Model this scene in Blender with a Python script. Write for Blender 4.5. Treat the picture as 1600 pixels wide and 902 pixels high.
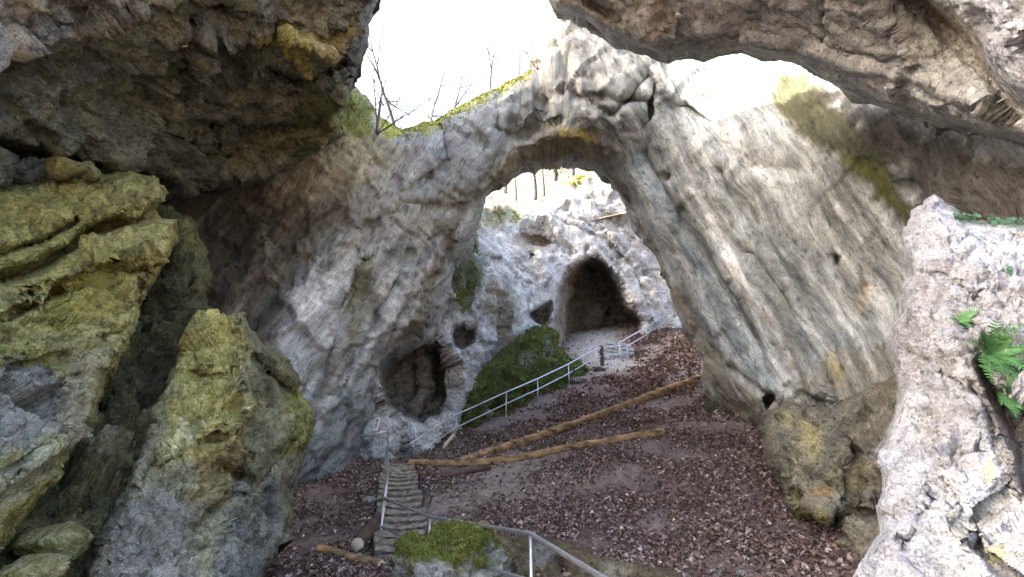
import bpy, math, random
import numpy as np
from mathutils import Vector, Matrix

# ------------------------------------------------------------------ camera, sky, sun, exposure
scene = bpy.context.scene
for o in list(bpy.data.objects):
    bpy.data.objects.remove(o)
COL = scene.collection
F, PX0, PY0, PITCH = 750.0, 800.0, 451.0, math.radians(21)
CAMZ = 1.65
cd = bpy.data.cameras.new('camera')
cd.sensor_width = 36.0
cd.lens = F / 1600 * 36.0
cd.clip_end = 2000
cd.clip_start = 0.05
cam = bpy.data.objects.new('camera', cd)
COL.objects.link(cam)
cam.location = (0, 0, CAMZ)
cam.rotation_euler = (math.pi / 2 + PITCH, 0, 0)
scene.camera = cam

SUN_DIR = Vector((-0.87, -0.06, 0.47)).normalized()      # towards the sun
elev = math.asin(SUN_DIR.z)
azim = math.atan2(SUN_DIR.x, SUN_DIR.y)
w = bpy.data.worlds.new('World')
scene.world = w
w.use_nodes = True
nt = w.node_tree
bg = nt.nodes['Background']
sk = nt.nodes.new('ShaderNodeTexSky')
sk.sky_type = 'NISHITA'
sk.sun_disc = False
sk.sun_elevation = elev
sk.sun_rotation = azim
sk.air_density = 0.65
sk.dust_density = 6.0
sk.ozone_density = 0.15
nt.links.new(sk.outputs[0], bg.inputs[0])
bg.inputs[1].default_value = 0.15
sl = bpy.data.lights.new('sun', 'SUN')
sl.energy = 4.0
sl.angle = math.radians(0.53)
sl.color = (1.0, 0.95, 0.86)
so = bpy.data.objects.new('sun', sl)
COL.objects.link(so)
so.rotation_euler = SUN_DIR.to_track_quat('Z', 'Y').to_euler()
so.location = (-20, 10, 40)
scene.view_settings.view_transform = 'Standard'
scene.view_settings.look = 'None'
scene.view_settings.gamma = 1.0
scene.view_settings.exposure = 3.5
scene.render.engine = 'CYCLES'
scene.cycles.max_bounces = 5
scene.cycles.diffuse_bounces = 4

# ------------------------------------------------------------------ helpers: pixels, noise, meshes
rng = np.random.default_rng(7)
random.seed(7)
SP, CP = math.sin(PITCH), math.cos(PITCH)

def ray(px, py):
    x = (np.asarray(px, float) - PX0) / F
    y = (PY0 - np.asarray(py, float)) / F
    return np.stack([x, CP - y * SP, SP + y * CP], -1)

def at(px, py, Y):
    d = ray(px, py)
    t = np.asarray(Y, float) / d[..., 1]
    p = d * t[..., None]
    p[..., 2] += CAMZ
    return p

def at1(px, py, Y):
    return Vector(at(px, py, Y).tolist())

_perm = np.concatenate([rng.permutation(256)] * 3)
_g = rng.normal(size=(256, 3))
_g /= np.linalg.norm(_g, axis=1)[:, None]
_rnd = rng.random((256, 4))

def pnoise(P, seed=0):
    P = P + seed * 17.31
    i = np.floor(P).astype(np.int64)
    f = P - i
    i &= 255
    u = f * f * f * (f * (f * 6 - 15) + 10)
    r = 0
    for dx in (0, 1):
        wx = u[:, 0] if dx else 1 - u[:, 0]
        a = _perm[(i[:, 0] + dx) & 255]
        for dy in (0, 1):
            wy = u[:, 1] if dy else 1 - u[:, 1]
            b = _perm[a + ((i[:, 1] + dy) & 255)]
            for dz in (0, 1):
                wz = u[:, 2] if dz else 1 - u[:, 2]
                g = _g[_perm[b + ((i[:, 2] + dz) & 255)]]
                r = r + wx * wy * wz * (g[:, 0] * (f[:, 0] - dx) + g[:, 1] * (f[:, 1] - dy) + g[:, 2] * (f[:, 2] - dz))
    return r * 1.6

def fbm(P, octv=4, seed=0, gain=0.5, lac=2.03):
    r, a, s = 0, 1.0, 0.0
    for k in range(octv):
        r = r + a * pnoise(P * lac ** k, seed + k)
        s += a
        a *= gain
    return r / s

def ridged(P, octv=3, seed=0):
    r, a, s = 0, 1.0, 0.0
    for k in range(octv):
        r = r + a * (1 - 2 * np.abs(pnoise(P * 2.05 ** k, seed + k)))
        s += a
        a *= 0.5
    return r / s

def facet(P, seed=0):
    """broken-rock noise: every Voronoi cell is a tilted plane of its own"""
    P = P + seed * 9.7
    i = np.floor(P).astype(np.int64)
    best = np.full(len(P), 1e9)
    val = np.zeros(len(P))
    for dx in (-1, 0, 1):
        for dy in (-1, 0, 1):
            for dz in (-1, 0, 1):
                c = i + np.array([dx, dy, dz])
                m = c & 255
                h = _perm[_perm[_perm[m[:, 0]] + m[:, 1]] + m[:, 2]]
                d = P - (c + _rnd[h, :3])
                q = (d * d).sum(1)
                s = q < best
                best = np.where(s, q, best)
                v = _rnd[h, 3] - 0.5 + (d * _g[h]).sum(1) * 0.9
                val = np.where(s, v, val)
    return val

def sstep(a, b, x):
    t = np.clip((x - a) / (b - a), 0, 1)
    return t * t * (3 - 2 * t)

def segdist(x, y, a, b):
    ax, ay = a
    bx, by = b
    dx, dy = bx - ax, by - ay
    t = np.clip(((x - ax) * dx + (y - ay) * dy) / (dx * dx + dy * dy + 1e-9), 0, 1)
    return np.hypot(x - ax - t * dx, y - ay - t * dy)

def polyline(x, y, pts):
    d = np.full(x.shape, 1e9)
    for a, b in zip(pts[:-1], pts[1:]):
        d = np.minimum(d, segdist(x, y, a, b))
    return d

def sdpoly(x, y, pts):
    """signed distance, positive inside"""
    d = polyline(x, y, list(pts) + [pts[0]])
    ins = np.zeros(x.shape, bool)
    n = len(pts)
    for k in range(n):
        x0, y0 = pts[k]
        x1, y1 = pts[(k + 1) % n]
        if y0 == y1:
            continue
        c = ((y0 > y) != (y1 > y)) & (x < (x1 - x0) * (y - y0) / (y1 - y0) + x0)
        ins ^= c
    return np.where(ins, d, -d)

class TPS:
    def __init__(s, pts, vals, lam=1e-3):
        p = np.asarray(pts, float)
        s.c = p.mean(0)
        s.k = p.std()
        p = (p - s.c) / s.k
        s.p = p
        n = len(p)
        K = s.U(np.linalg.norm(p[:, None] - p[None], axis=2)) + lam * np.eye(n)
        Q = np.concatenate([np.ones((n, 1)), p], 1)
        A = np.block([[K, Q], [Q.T, np.zeros((3, 3))]])
        s.w = np.linalg.solve(A, np.concatenate([np.asarray(vals, float), np.zeros(3)]))
    def U(s, r):
        return np.where(r > 1e-9, r * r * np.log(r + 1e-12), 0)
    def __call__(s, x, y):
        x = (np.asarray(x, float) - s.c[0]) / s.k
        y = (np.asarray(y, float) - s.c[1]) / s.k
        r = s.w[-3] + s.w[-2] * x + s.w[-1] * y
        for k, (a, b) in enumerate(s.p):
            r = r + s.w[k] * s.U(np.hypot(x - a, y - b))
        return r

def mesh(name, V, Fc, cols=None, smooth=True, attrs=None):
    """V (n,3); Fc list of arrays (m,3) / (m,4)"""
    me = bpy.data.meshes.new(name)
    V = np.ascontiguousarray(V, np.float32)
    if isinstance(Fc, np.ndarray):
        Fc = [Fc]
    Fc = [np.asarray(f, np.int32) for f in Fc if len(f)]
    loops = np.concatenate([f.ravel() for f in Fc])
    tot = np.concatenate([np.full(len(f), f.shape[1], np.int32) for f in Fc])
    st = np.concatenate([[0], np.cumsum(tot)[:-1]]).astype(np.int32)
    me.vertices.add(len(V))
    me.vertices.foreach_set('co', V.ravel())
    me.loops.add(len(loops))
    me.loops.foreach_set('vertex_index', loops)
    me.polygons.add(len(tot))
    me.polygons.foreach_set('loop_start', st)
    me.update(calc_edges=True)
    me.polygons.foreach_set('use_smooth', np.full(len(tot), smooth))
    if cols is not None:
        a = me.color_attributes.new('Col', 'FLOAT_COLOR', 'POINT')
        c = np.ones((len(V), 4), np.float32)
        c[:, :3] = cols
        a.data.foreach_set('color', c.ravel())
    for k, v in (attrs or {}).items():
        a = me.attributes.new(k, 'FLOAT_VECTOR', 'POINT')
        a.data.foreach_set('vector', np.ascontiguousarray(v, np.float32).ravel())
    return me

def obj(name, me, mat=None, parent=None, label=None, cat=None, group=None, kind=None, loc=None):
    o = bpy.data.objects.new(name, me)
    COL.objects.link(o)
    if mat is not None and me is not None and not me.materials:
        me.materials.append(mat)
    if parent is not None:
        o.parent = parent
    if loc is not None:
        o.location = loc
    for k, v in (('label', label), ('category', cat), ('group', group), ('kind', kind)):
        if v:
            o[k] = v
    return o

def empty(name, loc, label, cat, group=None):
    return obj(name, None, None, None, label, cat, group, None, loc)

# ------------------------------------------------------------------ materials
def nodes(name):
    m = bpy.data.materials.new(name)
    m.use_nodes = True
    t = m.node_tree
    return m, t, t.nodes['Principled BSDF'], t.nodes.new, t.links.new

def rock_mat(name, bump=0.6, sc=1.0, var=0.35, rough=0.92, grain=False, dist=0.05, warm=(1.0, 0.93, 0.8)):
    m, t, b, N, L = nodes(name)
    tc = N('ShaderNodeTexCoord')
    at_ = N('ShaderNodeVertexColor')
    at_.layer_name = 'Col'
    src = tc.outputs['Object']
    if grain:
        ga = N('ShaderNodeAttribute')
        ga.attribute_name = 'grain'
        src = ga.outputs['Vector']
    def noise(s, d, r):
        n = N('ShaderNodeTexNoise')
        n.inputs['Scale'].default_value = s * sc
        n.inputs['Detail'].default_value = d
        n.inputs['Roughness'].default_value = r
        L(src, n.inputs['Vector'])
        return n
    def vor(s, feat='F1'):
        n = N('ShaderNodeTexVoronoi')
        n.inputs['Scale'].default_value = s * sc
        n.feature = feat
        return n
    def mth(op, a, bb=None):
        n = N('ShaderNodeMath')
        n.operation = op
        for k, v in enumerate((a, bb)):
            if v is None:
                continue
            if isinstance(v, (int, float)):
                n.inputs[k].default_value = v
            else:
                L(v, n.inputs[k])
        return n.outputs[0]
    n1 = noise(2.2, 2, 0.6)
    n2 = noise(14, 3, 0.68)
    n3 = noise(60, 2, 0.6)
    # warped coordinates for the chips
    wv = N('ShaderNodeMixRGB')
    wv.blend_type = 'ADD'
    wv.inputs[0].default_value = 0.25
    L(tc.outputs['Object'], wv.inputs[1])
    L(n1.outputs['Color'], wv.inputs[2])
    v3 = vor(2.3, 'DISTANCE_TO_EDGE')
    L(wv.outputs[0], v3.inputs['Vector'])
    def chips(s):
        sv = N('ShaderNodeVectorMath')
        sv.operation = 'SCALE'
        sv.inputs['Scale'].default_value = s * sc
        L(wv.outputs[0], sv.inputs[0])
        v = N('ShaderNodeTexVoronoi')
        v.inputs['Scale'].default_value = 1.0
        L(sv.outputs[0], v.inputs['Vector'])
        d = N('ShaderNodeVectorMath')
        d.operation = 'SUBTRACT'
        L(sv.outputs[0], d.inputs[0])
        L(v.outputs['Position'], d.inputs[1])
        c = N('ShaderNodeVectorMath')
        c.operation = 'SUBTRACT'
        L(v.outputs['Color'], c.inputs[0])
        c.inputs[1].default_value = (0.5, 0.5, 0.5)
        e = N('ShaderNodeVectorMath')
        e.operation = 'DOT_PRODUCT'
        L(d.outputs[0], e.inputs[0])
        L(c.outputs[0], e.inputs[1])
        return e.outputs['Value']
    v1 = chips(2.6)
    v2 = chips(8.5)
    # colour variation
    val = mth('ADD', mth('MULTIPLY', n1.outputs[0], 0.5), mth('MULTIPLY', n2.outputs[0], 0.5))
    mr = N('ShaderNodeMapRange')
    mr.inputs[1].default_value = 0.36
    mr.inputs[2].default_value = 0.64
    mr.inputs[3].default_value = 1 - var
    mr.inputs[4].default_value = 1 + var
    L(val, mr.inputs[0])
    mr3 = N('ShaderNodeMapRange')
    mr3.inputs[1].default_value = 0.3
    mr3.inputs[2].default_value = 0.7
    mr3.inputs[3].default_value = 1 - var * 0.8
    mr3.inputs[4].default_value = 1 + var * 0.8
    L(n3.outputs[0], mr3.inputs[0])
    # hairline cracks darkened in the colour: crevice shade with some dirt
    cr = N('ShaderNodeMapRange')
    cr.inputs[1].default_value = 0.0
    cr.inputs[2].default_value = 0.025
    cr.inputs[3].default_value = 0.45
    cr.inputs[4].default_value = 1.0
    L(v3.outputs[0], cr.inputs[0])
    msk = mth('GREATER_THAN', n1.outputs[0], 0.53)
    crm = mth('SUBTRACT', 1.0, mth('MULTIPLY', msk, mth('SUBTRACT', 1.0, cr.outputs[0])))
    k = mth('MULTIPLY', mth('MULTIPLY', mr.outputs[0], mr3.outputs[0]), crm)
    # dark pit specks and pale bruised flecks
    n5 = noise(7.5, 4, 0.75)
    sp = N('ShaderNodeValToRGB')
    e_ = sp.color_ramp.elements
    e_[0].position, e_[0].color = 0.30, (1.45, 1.45, 1.45, 1)
    e_[1].position, e_[1].color = 0.72, (0.42, 0.42, 0.42, 1)
    for ps, vl_ in ((0.39, 1.08), (0.57, 0.98), (0.61, 0.60)):
        q_ = e_.new(ps)
        q_.color = (vl_, vl_, vl_, 1)
    L(n5.outputs[0], sp.inputs[0])
    k = mth('MULTIPLY', k, sp.outputs[0])
    sc_ = N('ShaderNodeVectorMath')
    sc_.operation = 'SCALE'
    L(at_.outputs[0], sc_.inputs[0])
    L(k, sc_.inputs['Scale'])
    # slight hue drift
    hs = N('ShaderNodeMixRGB')
    hs.blend_type = 'MULTIPLY'
    hs.inputs[0].default_value = 0.5
    rp = N('ShaderNodeValToRGB')
    rp.color_ramp.elements[0].position = 0.4
    rp.color_ramp.elements[0].color = (0.93, 0.97, 1.0, 1)
    rp.color_ramp.elements[1].position = 0.62
    rp.color_ramp.elements[1].color = warm + (1,)
    n4 = noise(0.9, 2, 0.6)
    L(n4.outputs[0], rp.inputs[0])
    L(sc_.outputs[0], hs.inputs[1])
    L(rp.outputs[0], hs.inputs[2])
    L(hs.outputs[0], b.inputs['Base Color'])
    b.inputs['Roughness'].default_value = rough
    b.inputs['Specular IOR Level'].default_value = 0.25
    # relief
    nb = noise(3.2, 6, 0.68)
    h = mth('ADD', mth('MULTIPLY', nb.outputs[0], 1.0), mth('MULTIPLY', v1, 0.45))
    h = mth('ADD', h, mth('MULTIPLY', v2, 0.16))
    bp = N('ShaderNodeBump')
    bp.inputs['Strength'].default_value = bump
    bp.inputs['Distance'].default_value = dist / sc
    L(h, bp.inputs['Height'])
    L(bp.outputs[0], b.inputs['Normal'])
    return m

def plain_mat(name, col, rough=0.8, metal=0.0, var=0.25, scale=8.0, bump=0.2, dist=0.01, stretch=None, vcol=False, spec=0.3):
    m, t, b, N, L = nodes(name)
    tc = N('ShaderNodeTexCoord')
    mp = N('ShaderNodeMapping')
    if stretch:
        mp.inputs['Scale'].default_value = stretch
    L(tc.outputs['Object'], mp.inputs[0])
    n = N('ShaderNodeTexNoise')
    n.inputs['Scale'].default_value = scale
    n.inputs['Detail'].default_value = 8
    n.inputs['Roughness'].default_value = 0.65
    L(mp.outputs[0], n.inputs['Vector'])
    mr = N('ShaderNodeMapRange')
    mr.inputs[1].default_value = 0.35
    mr.inputs[2].default_value = 0.65
    mr.inputs[3].default_value = 1 - var
    mr.inputs[4].default_value = 1 + var
    L(n.outputs[0], mr.inputs[0])
    s = N('ShaderNodeVectorMath')
    s.operation = 'SCALE'
    if vcol:
        a = N('ShaderNodeVertexColor')
        a.layer_name = 'Col'
        L(a.outputs[0], s.inputs[0])
    else:
        s.inputs[0].default_value = col
    L(mr.outputs[0], s.inputs['Scale'])
    L(s.outputs[0], b.inputs['Base Color'])
    b.inputs['Roughness'].default_value = rough
    b.inputs['Metallic'].default_value = metal
    b.inputs['Specular IOR Level'].default_value = spec
    bp = N('ShaderNodeBump')
    bp.inputs['Strength'].default_value = bump
    bp.inputs['Distance'].default_value = dist
    L(n.outputs[0], bp.inputs['Height'])
    L(bp.outputs[0], b.inputs['Normal'])
    return m

M_ROUGH = rock_mat('rough_limestone', 1.0, 1.3, 0.5, dist=0.34, warm=(1.0, 0.98, 0.86))
M_WALL = rock_mat('washed_limestone', 0.9, 1.3, 0.34, dist=0.125, grain=True, warm=(1.0, 1.0, 0.95))
M_ROOF = rock_mat('roof_limestone', 0.9, 1.1, 0.36, dist=0.2, warm=(1.0, 0.98, 0.92))
M_FAR = rock_mat('pale_limestone', 1.0, 0.6, 0.36, dist=0.26, warm=(1.0, 0.98, 0.92))
M_NEAR = rock_mat('pitted_limestone', 1.0, 3.4, 0.36, dist=0.36, warm=(1.0, 0.98, 0.95))
M_SOIL = plain_mat('forest_soil', None, 0.95, 0, 0.4, 6.0, 0.8, 0.04, vcol=True)
M_LEAF = plain_mat('dry_leaf', None, 0.7, 0, 0.2, 20.0, 0.2, 0.01, vcol=True)
M_MOSS = plain_mat('moss_tuft', None, 0.9, 0, 0.35, 10.0, 0.2, 0.01, vcol=True)
M_STEEL = plain_mat('galvanised_steel', (0.55, 0.56, 0.58), 0.38, 0.85, 0.12, 14.0, 0.05, 0.003, spec=0.5)
M_LOG = plain_mat('weathered_log', (0.24, 0.155, 0.08), 0.85, 0, 0.8, 2.5, 0.9, 0.05, (1, 1.6, 2.2))
M_DLOG = plain_mat('dark_log', (0.075, 0.05, 0.038), 0.9, 0, 0.5, 6.0, 0.8, 0.02)
M_CUT = plain_mat('cut_wood', (0.55, 0.47, 0.34), 0.85, 0, 0.2, 20.0, 0.3, 0.005)
M_STEP = plain_mat('step_stone', (0.21, 0.185, 0.145), 0.9, 0, 0.5, 9.0, 0.8, 0.02)
M_BARK = plain_mat('pale_bark', (0.06, 0.056, 0.05), 0.9, 0, 0.35, 6.0, 0.5, 0.02)
M_TWIG = plain_mat('twig_bark', (0.11, 0.08, 0.065), 0.9, 0, 0.3, 20.0, 0.3, 0.005)
M_FERN = plain_mat('fern_green', (0.04, 0.11, 0.028), 0.55, 0, 0.35, 30.0, 0.1, 0.002)
M_IVY = plain_mat('ivy_green', (0.035, 0.09, 0.035), 0.5, 0, 0.4, 30.0, 0.1, 0.002)
M_EVER = plain_mat('evergreen_needles', (0.05, 0.085, 0.035), 0.7, 0, 0.3, 6.0, 0.1, 0.01)
M_SIGN = plain_mat('white_enamel', (0.75, 0.75, 0.72), 0.5, 0, 0.08, 30.0, 0.05, 0.002)
M_INK = plain_mat('dark_ink', (0.05, 0.05, 0.05), 0.6, 0, 0.1, 30.0, 0.05, 0.002)

# ------------------------------------------------------------------ ground height
GP = [(625, 863, 10), (622, 727, 15.5), (480, 750, 13.8), (440, 860, 10.3), (440, 902, 9), (560, 890, 9.2),
      (700, 902, 8.5), (660, 850, 10.2), (760, 870, 8.8), (680, 760, 13), (713, 685, 19.5), (791, 650, 21.5),
      (839, 627, 23), (888, 604, 25), (933, 573, 27.5), (980, 565, 29), (920, 548, 30.5), (1009, 531, 32),
      (1044, 512, 34.5), (1080, 520, 33.5), (1095, 570, 24), (1100, 600, 21), (1180, 670, 15.5), (900, 700, 16),
      (1000, 750, 12.8), (1000, 650, 18.5), (900, 800, 11), (1000, 860, 9), (1150, 750, 12.3), (1200, 800, 10.2),
      (1250, 850, 8.8), (1100, 880, 8.3), (1320, 850, 8.2), (800, 760, 12.6), (750, 720, 15.2), (850, 880, 8.2)]
_gw = [at(a, b, c) for a, b, c in GP]
_gw += [np.array(v, float) for v in [(0, 0, 0), (0, 4, 0.02), (3, 3, 0), (-3, 3, 0), (-2, 6.5, 0), (2.5, 6.0, 0.05), (-7, 5, .2), (0, -8, -.2), (-12, -6, 0),
                                   (12, -6, .2), (9, 4, .6), (-14, 15, 2.0), (16, 16, 5), (0, 45, 14), (-12, 34, 9), (18, 38, 14)]]
GT = TPS([(p[0], p[1]) for p in _gw], [p[2] for p in _gw], 3e-3)

def gz(x, y):
    x = np.asarray(x, float)
    y = np.asarray(y, float)
    return GT(np.clip(x, -25, 25), np.clip(y, -12, 46))

def gdetail(P):
    Q = P.copy()
    Q[:, 2] = 0
    return 0.10 * fbm(Q * 0.7, 4, 3) + 0.05 * fbm(Q * 3.1, 3, 9)

def gzd(x, y):
    P = np.stack([np.atleast_1d(np.asarray(x, float)), np.atleast_1d(np.asarray(y, float)), np.zeros_like(np.atleast_1d(np.asarray(x, float)))], 1)
    return gz(P[:, 0], P[:, 1]) + gdetail(P)

def hit(px, py):
    """where the ray of a pixel meets the ground"""
    d = ray(px, py)
    ts = np.linspace(2.5, 48, 900)
    P = d[None] * ts[:, None]
    P[:, 2] += CAMZ
    below = P[:, 2] < gzd(P[:, 0], P[:, 1])
    k = int(np.argmax(below)) if below.any() else 899
    return Vector(P[k].tolist())

def ground_at(v, up=0.0):
    return Vector((v.x, v.y, float(gzd(v.x, v.y)[0]) + up))

# ------------------------------------------------------------------ rock masses
XS = np.concatenate([np.arange(-640, -24, 14.0), np.arange(-24, 1625, 3.0), np.arange(1630, 2260, 14.0)])
YS = np.concatenate([np.arange(-640, -24, 14.0), np.arange(-24, 926, 3.0), np.arange(932, 1120, 14.0)])

def rock(name, outer, ctrl, holes=(), mat=None, edge=(7, 1 / 28.), rim=(30, 0.8), disp=(), hollows=(), strokes=(),
         base=(0.3, 0.28, 0.24), base2=None, paint=(), skirt=1.6, flow=None, step=1, seed=0, minY=0.9):
    ox = [p[0] for p in outer]
    oy = [p[1] for p in outer]
    xs = XS[(XS > min(ox) - 20) & (XS < max(ox) + 20)][::step]
    ys = YS[(YS > min(oy) - 20) & (YS < max(oy) + 20)][::step]
    gx, gy = np.meshgrid(xs, ys)
    H, W = gx.shape
    m = sdpoly(gx, gy, outer)
    for h in holes:
        m = np.minimum(m, -sdpoly(gx, gy, h))
    q = np.stack([gx.ravel(), gy.ravel(), np.full(gx.size, seed * 3.3)], 1)
    m = m + edge[0] * fbm(q * edge[1] * np.array([1, 1, 0]) + seed, 4, seed + 40, 0.6).reshape(H, W)
    inside = m >= 0
    near = np.zeros_like(inside)
    pad = np.pad(inside, 1)
    for dy in (0, 1, 2):
        for dx in (0, 1, 2):
            near |= pad[dy:dy + H, dx:dx + W]
    snap = near & ~inside
    g_y, g_x = np.gradient(m)
    hx = np.gradient(gx, axis=1)
    hy = np.gradient(gy, axis=0)
    g_x = g_x / hx
    g_y = g_y / hy
    gl = np.maximum(g_x ** 2 + g_y ** 2, 0.15)
    lim = 1.4 * np.maximum(hx, hy)
    sx = np.clip(-m * g_x / gl, -lim, lim)
    sy = np.clip(-m * g_y / gl, -lim, lim)
    px = np.where(snap, gx + sx, gx)
    py = np.where(snap, gy + sy, gy)
    mm = np.maximum(m, 0)
    dsp = TPS([(c[0], c[1]) for c in ctrl], [1.0 / c[2] for c in ctrl], 2e-3)
    inv = dsp(px.ravel(), py.ravel()).reshape(H, W)
    Y = 1.0 / np.clip(inv, 1 / 60., 1 / minY)
    # base world position for the noises
    P0 = at(px, py, Y).reshape(-1, 3)
    wob = 10 * fbm(P0 * 0.8, 3, seed + 71).reshape(H, W) * np.clip(12 / Y, 0.5, 2.0)
    wob2 = 10 * fbm(P0 * 0.8, 3, seed + 83).reshape(H, W) * np.clip(12 / Y, 0.5, 2.0)
    for poly, dep, fe in hollows:
        s = sdpoly(px + wob * 0.5, py + wob2 * 0.5, poly)
        Y = Y + dep * sstep(-fe * 0.25, fe, s)
    for pts, wd, dep in strokes:
        s = polyline(px + wob * 0.6, py + wob2 * 0.6, pts)
        Y = Y + dep * np.exp(-(s / wd) ** 2)
    k = 1 - np.clip(mm / rim[0], 0, 1)
    Y = Y + rim[1] * (1 - np.sqrt(np.maximum(1 - k * k, 0)))
    P = at(px, py, Y)
    # normals towards the camera
    du = np.gradient(P, axis=1)
    dv = np.gradient(P, axis=0)
    n = np.cross(dv, du)
    n /= np.linalg.norm(n, axis=2)[..., None] + 1e-9
    view = P - np.array([0, 0, CAMZ])
    s = (n * view).sum(2) > 0
    n[s] *= -1
    P = P.reshape(-1, 3)
    n = n.reshape(-1, 3)
    Q = P
    if flow is not None:
        # grain coordinates on the surface: across the run-off streaks, along them
        pr, pq = px.ravel(), py.ravel()
        bl = sstep(780, 900, pr)
        th = math.radians(58) * bl + math.radians(124) * (1 - bl)
        ac = (pr * np.sin(th) - pq * np.cos(th)) * 0.0175
        al = (pr * np.cos(th) + pq * np.sin(th)) * 0.0175
        ac = ac + 0.25 * fbm(P * 0.5, 2, 91)
        Q = np.stack([ac, al / flow, 0.02 * P[:, 1]], 1)
    Q3 = P
    if flow is not None:
        Q3 = np.stack([ac, al / 3.5, 0.04 * P[:, 1]], 1)
    dd = np.zeros(len(P))
    for dsp_ in disp:
        kind, fr, am = dsp_[:3]
        if len(dsp_) > 3:
            am = am * dsp_[3](px.ravel(), py.ravel())
        src = Q if kind.isupper() else P
        kl = kind.lower()
        if kl == 'f':
            dd += am * fbm(src * fr, 4, seed + int(fr * 10), 0.55)
        elif kl == 'r':
            dd += am * ridged(src * fr, 3, seed + int(fr * 10) + 5)
        elif kl == 'c':
            wq = src * fr + 0.35 * np.stack([pnoise(src * fr * 1.7, 1), pnoise(src * fr * 1.7, 2), pnoise(src * fr * 1.7, 3)], 1)
            dd += am * facet(wq, seed + int(fr * 10))
    ef = (0.25 + 0.75 * np.clip(mm.ravel() / 14.0, 0, 1))
    vl = view.reshape(-1, 3)
    vl = vl / np.linalg.norm(vl, axis=1)[:, None]
    ef = ef * np.clip(np.abs((n * vl).sum(1)) * 1.9, 0.06, 1.0)        # walls seen edge-on have too few vertices for relief
    P = P + n * (dd * ef)[:, None]
    # colours
    t = sstep(-0.25, 0.3, fbm(Q * 0.55, 5, seed + 12, 0.6))[:, None]
    C = np.array(base)[None] * (1 - t) + np.array(base2 or base)[None] * t
    wx = (px + wob * 1.6).ravel()
    wy = (py + wob2 * 1.6).ravel()
    brk = fbm(P * 1.6, 5, seed + 30, 0.65)
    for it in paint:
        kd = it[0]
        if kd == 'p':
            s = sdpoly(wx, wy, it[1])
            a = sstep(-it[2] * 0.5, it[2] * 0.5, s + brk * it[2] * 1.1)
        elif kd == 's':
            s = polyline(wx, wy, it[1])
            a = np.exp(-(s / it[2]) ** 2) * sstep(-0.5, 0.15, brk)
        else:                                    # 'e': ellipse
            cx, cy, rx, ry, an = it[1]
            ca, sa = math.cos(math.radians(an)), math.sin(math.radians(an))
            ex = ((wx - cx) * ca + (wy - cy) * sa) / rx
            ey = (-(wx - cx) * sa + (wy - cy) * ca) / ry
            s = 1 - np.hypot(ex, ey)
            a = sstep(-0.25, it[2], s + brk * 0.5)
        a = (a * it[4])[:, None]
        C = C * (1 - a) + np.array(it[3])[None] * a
    C *= (1 + 0.5 * np.clip(fbm(Q * 2.3, 4, seed + 55, 0.65), -1, 1))[:, None]
    if flow is not None:
        wst = 0.35 + 0.65 * sstep(860, 1010, pr) + 0.3 * (1 - sstep(560, 720, pr)) * sstep(330, 420, pq)
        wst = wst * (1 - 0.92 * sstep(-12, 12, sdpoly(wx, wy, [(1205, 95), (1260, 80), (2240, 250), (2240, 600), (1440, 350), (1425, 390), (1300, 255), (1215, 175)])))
        st = fbm(Q * 2.6, 5, seed + 57, 0.7)
        C *= (1 + 1.5 * wst * np.clip(st, -.5, .45))[:, None]
        ln = sstep(0.25, 0.6, fbm(Q * 5.0, 3, seed + 58, 0.6) + 0.25 * brk) * wst * 0.85
        C = C * (1 - ln[:, None]) + np.array((0.13, 0.14, 0.135)) * ln[:, None]
        ln = sstep(0.25, 0.55, fbm(Q * 4.0, 3, seed + 59, 0.6)) * wst * 0.6
        C = C * (1 - ln[:, None]) + np.array((0.60, 0.60, 0.585)) * ln[:, None]
    C = np.clip(C, 0.004, 0.85)
    # faces
    keep = inside | snap
    idx = np.arange(H * W).reshape(H, W)
    f4 = keep[:-1, :-1] & keep[1:, :-1] & keep[1:, 1:] & keep[:-1, 1:]
    f4 &= (inside[:-1, :-1] | inside[1:, :-1] | inside[1:, 1:] | inside[:-1, 1:])
    quads = np.stack([idx[:-1, :-1][f4], idx[1:, :-1][f4], idx[1:, 1:][f4], idx[:-1, 1:][f4]], 1)
    used = np.zeros(H * W, bool)
    used[quads.ravel()] = True
    remap = np.cumsum(used) - 1
    V = P[used]
    Q3 = Q3[used]
    C = C[used]
    quads = remap[quads]
    # skirt: the border turns round and runs back into the rock
    e = np.concatenate([quads[:, [0, 1]], quads[:, [1, 2]], quads[:, [2, 3]], quads[:, [3, 0]]])
    es = np.sort(e, 1)
    key = es[:, 0].astype(np.int64) * len(V) + es[:, 1]
    u, inv_, cnt = np.unique(key, return_inverse=True, return_counts=True)
    be = e[cnt[inv_] == 1]
    bv = np.unique(be)
    gdir = np.stack([g_x.ravel(), g_y.ravel()], 1)[used][bv]
    gdir /= np.linalg.norm(gdir, axis=1)[:, None] + 1e-6
    bp = V[bv]
    inw = np.stack([gdir[:, 0], 0 * gdir[:, 0], -gdir[:, 1]], 1)
    back = bp - np.array([0, 0, CAMZ])
    back[:, 2] *= 0.3
    back /= np.linalg.norm(back, axis=1)[:, None]
    allV, allC, allF, allQ = [V], [C], [quads], [Q3]
    prev = np.full(len(V), -1, np.int64)
    prev[bv] = bv
    off = len(V)
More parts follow.
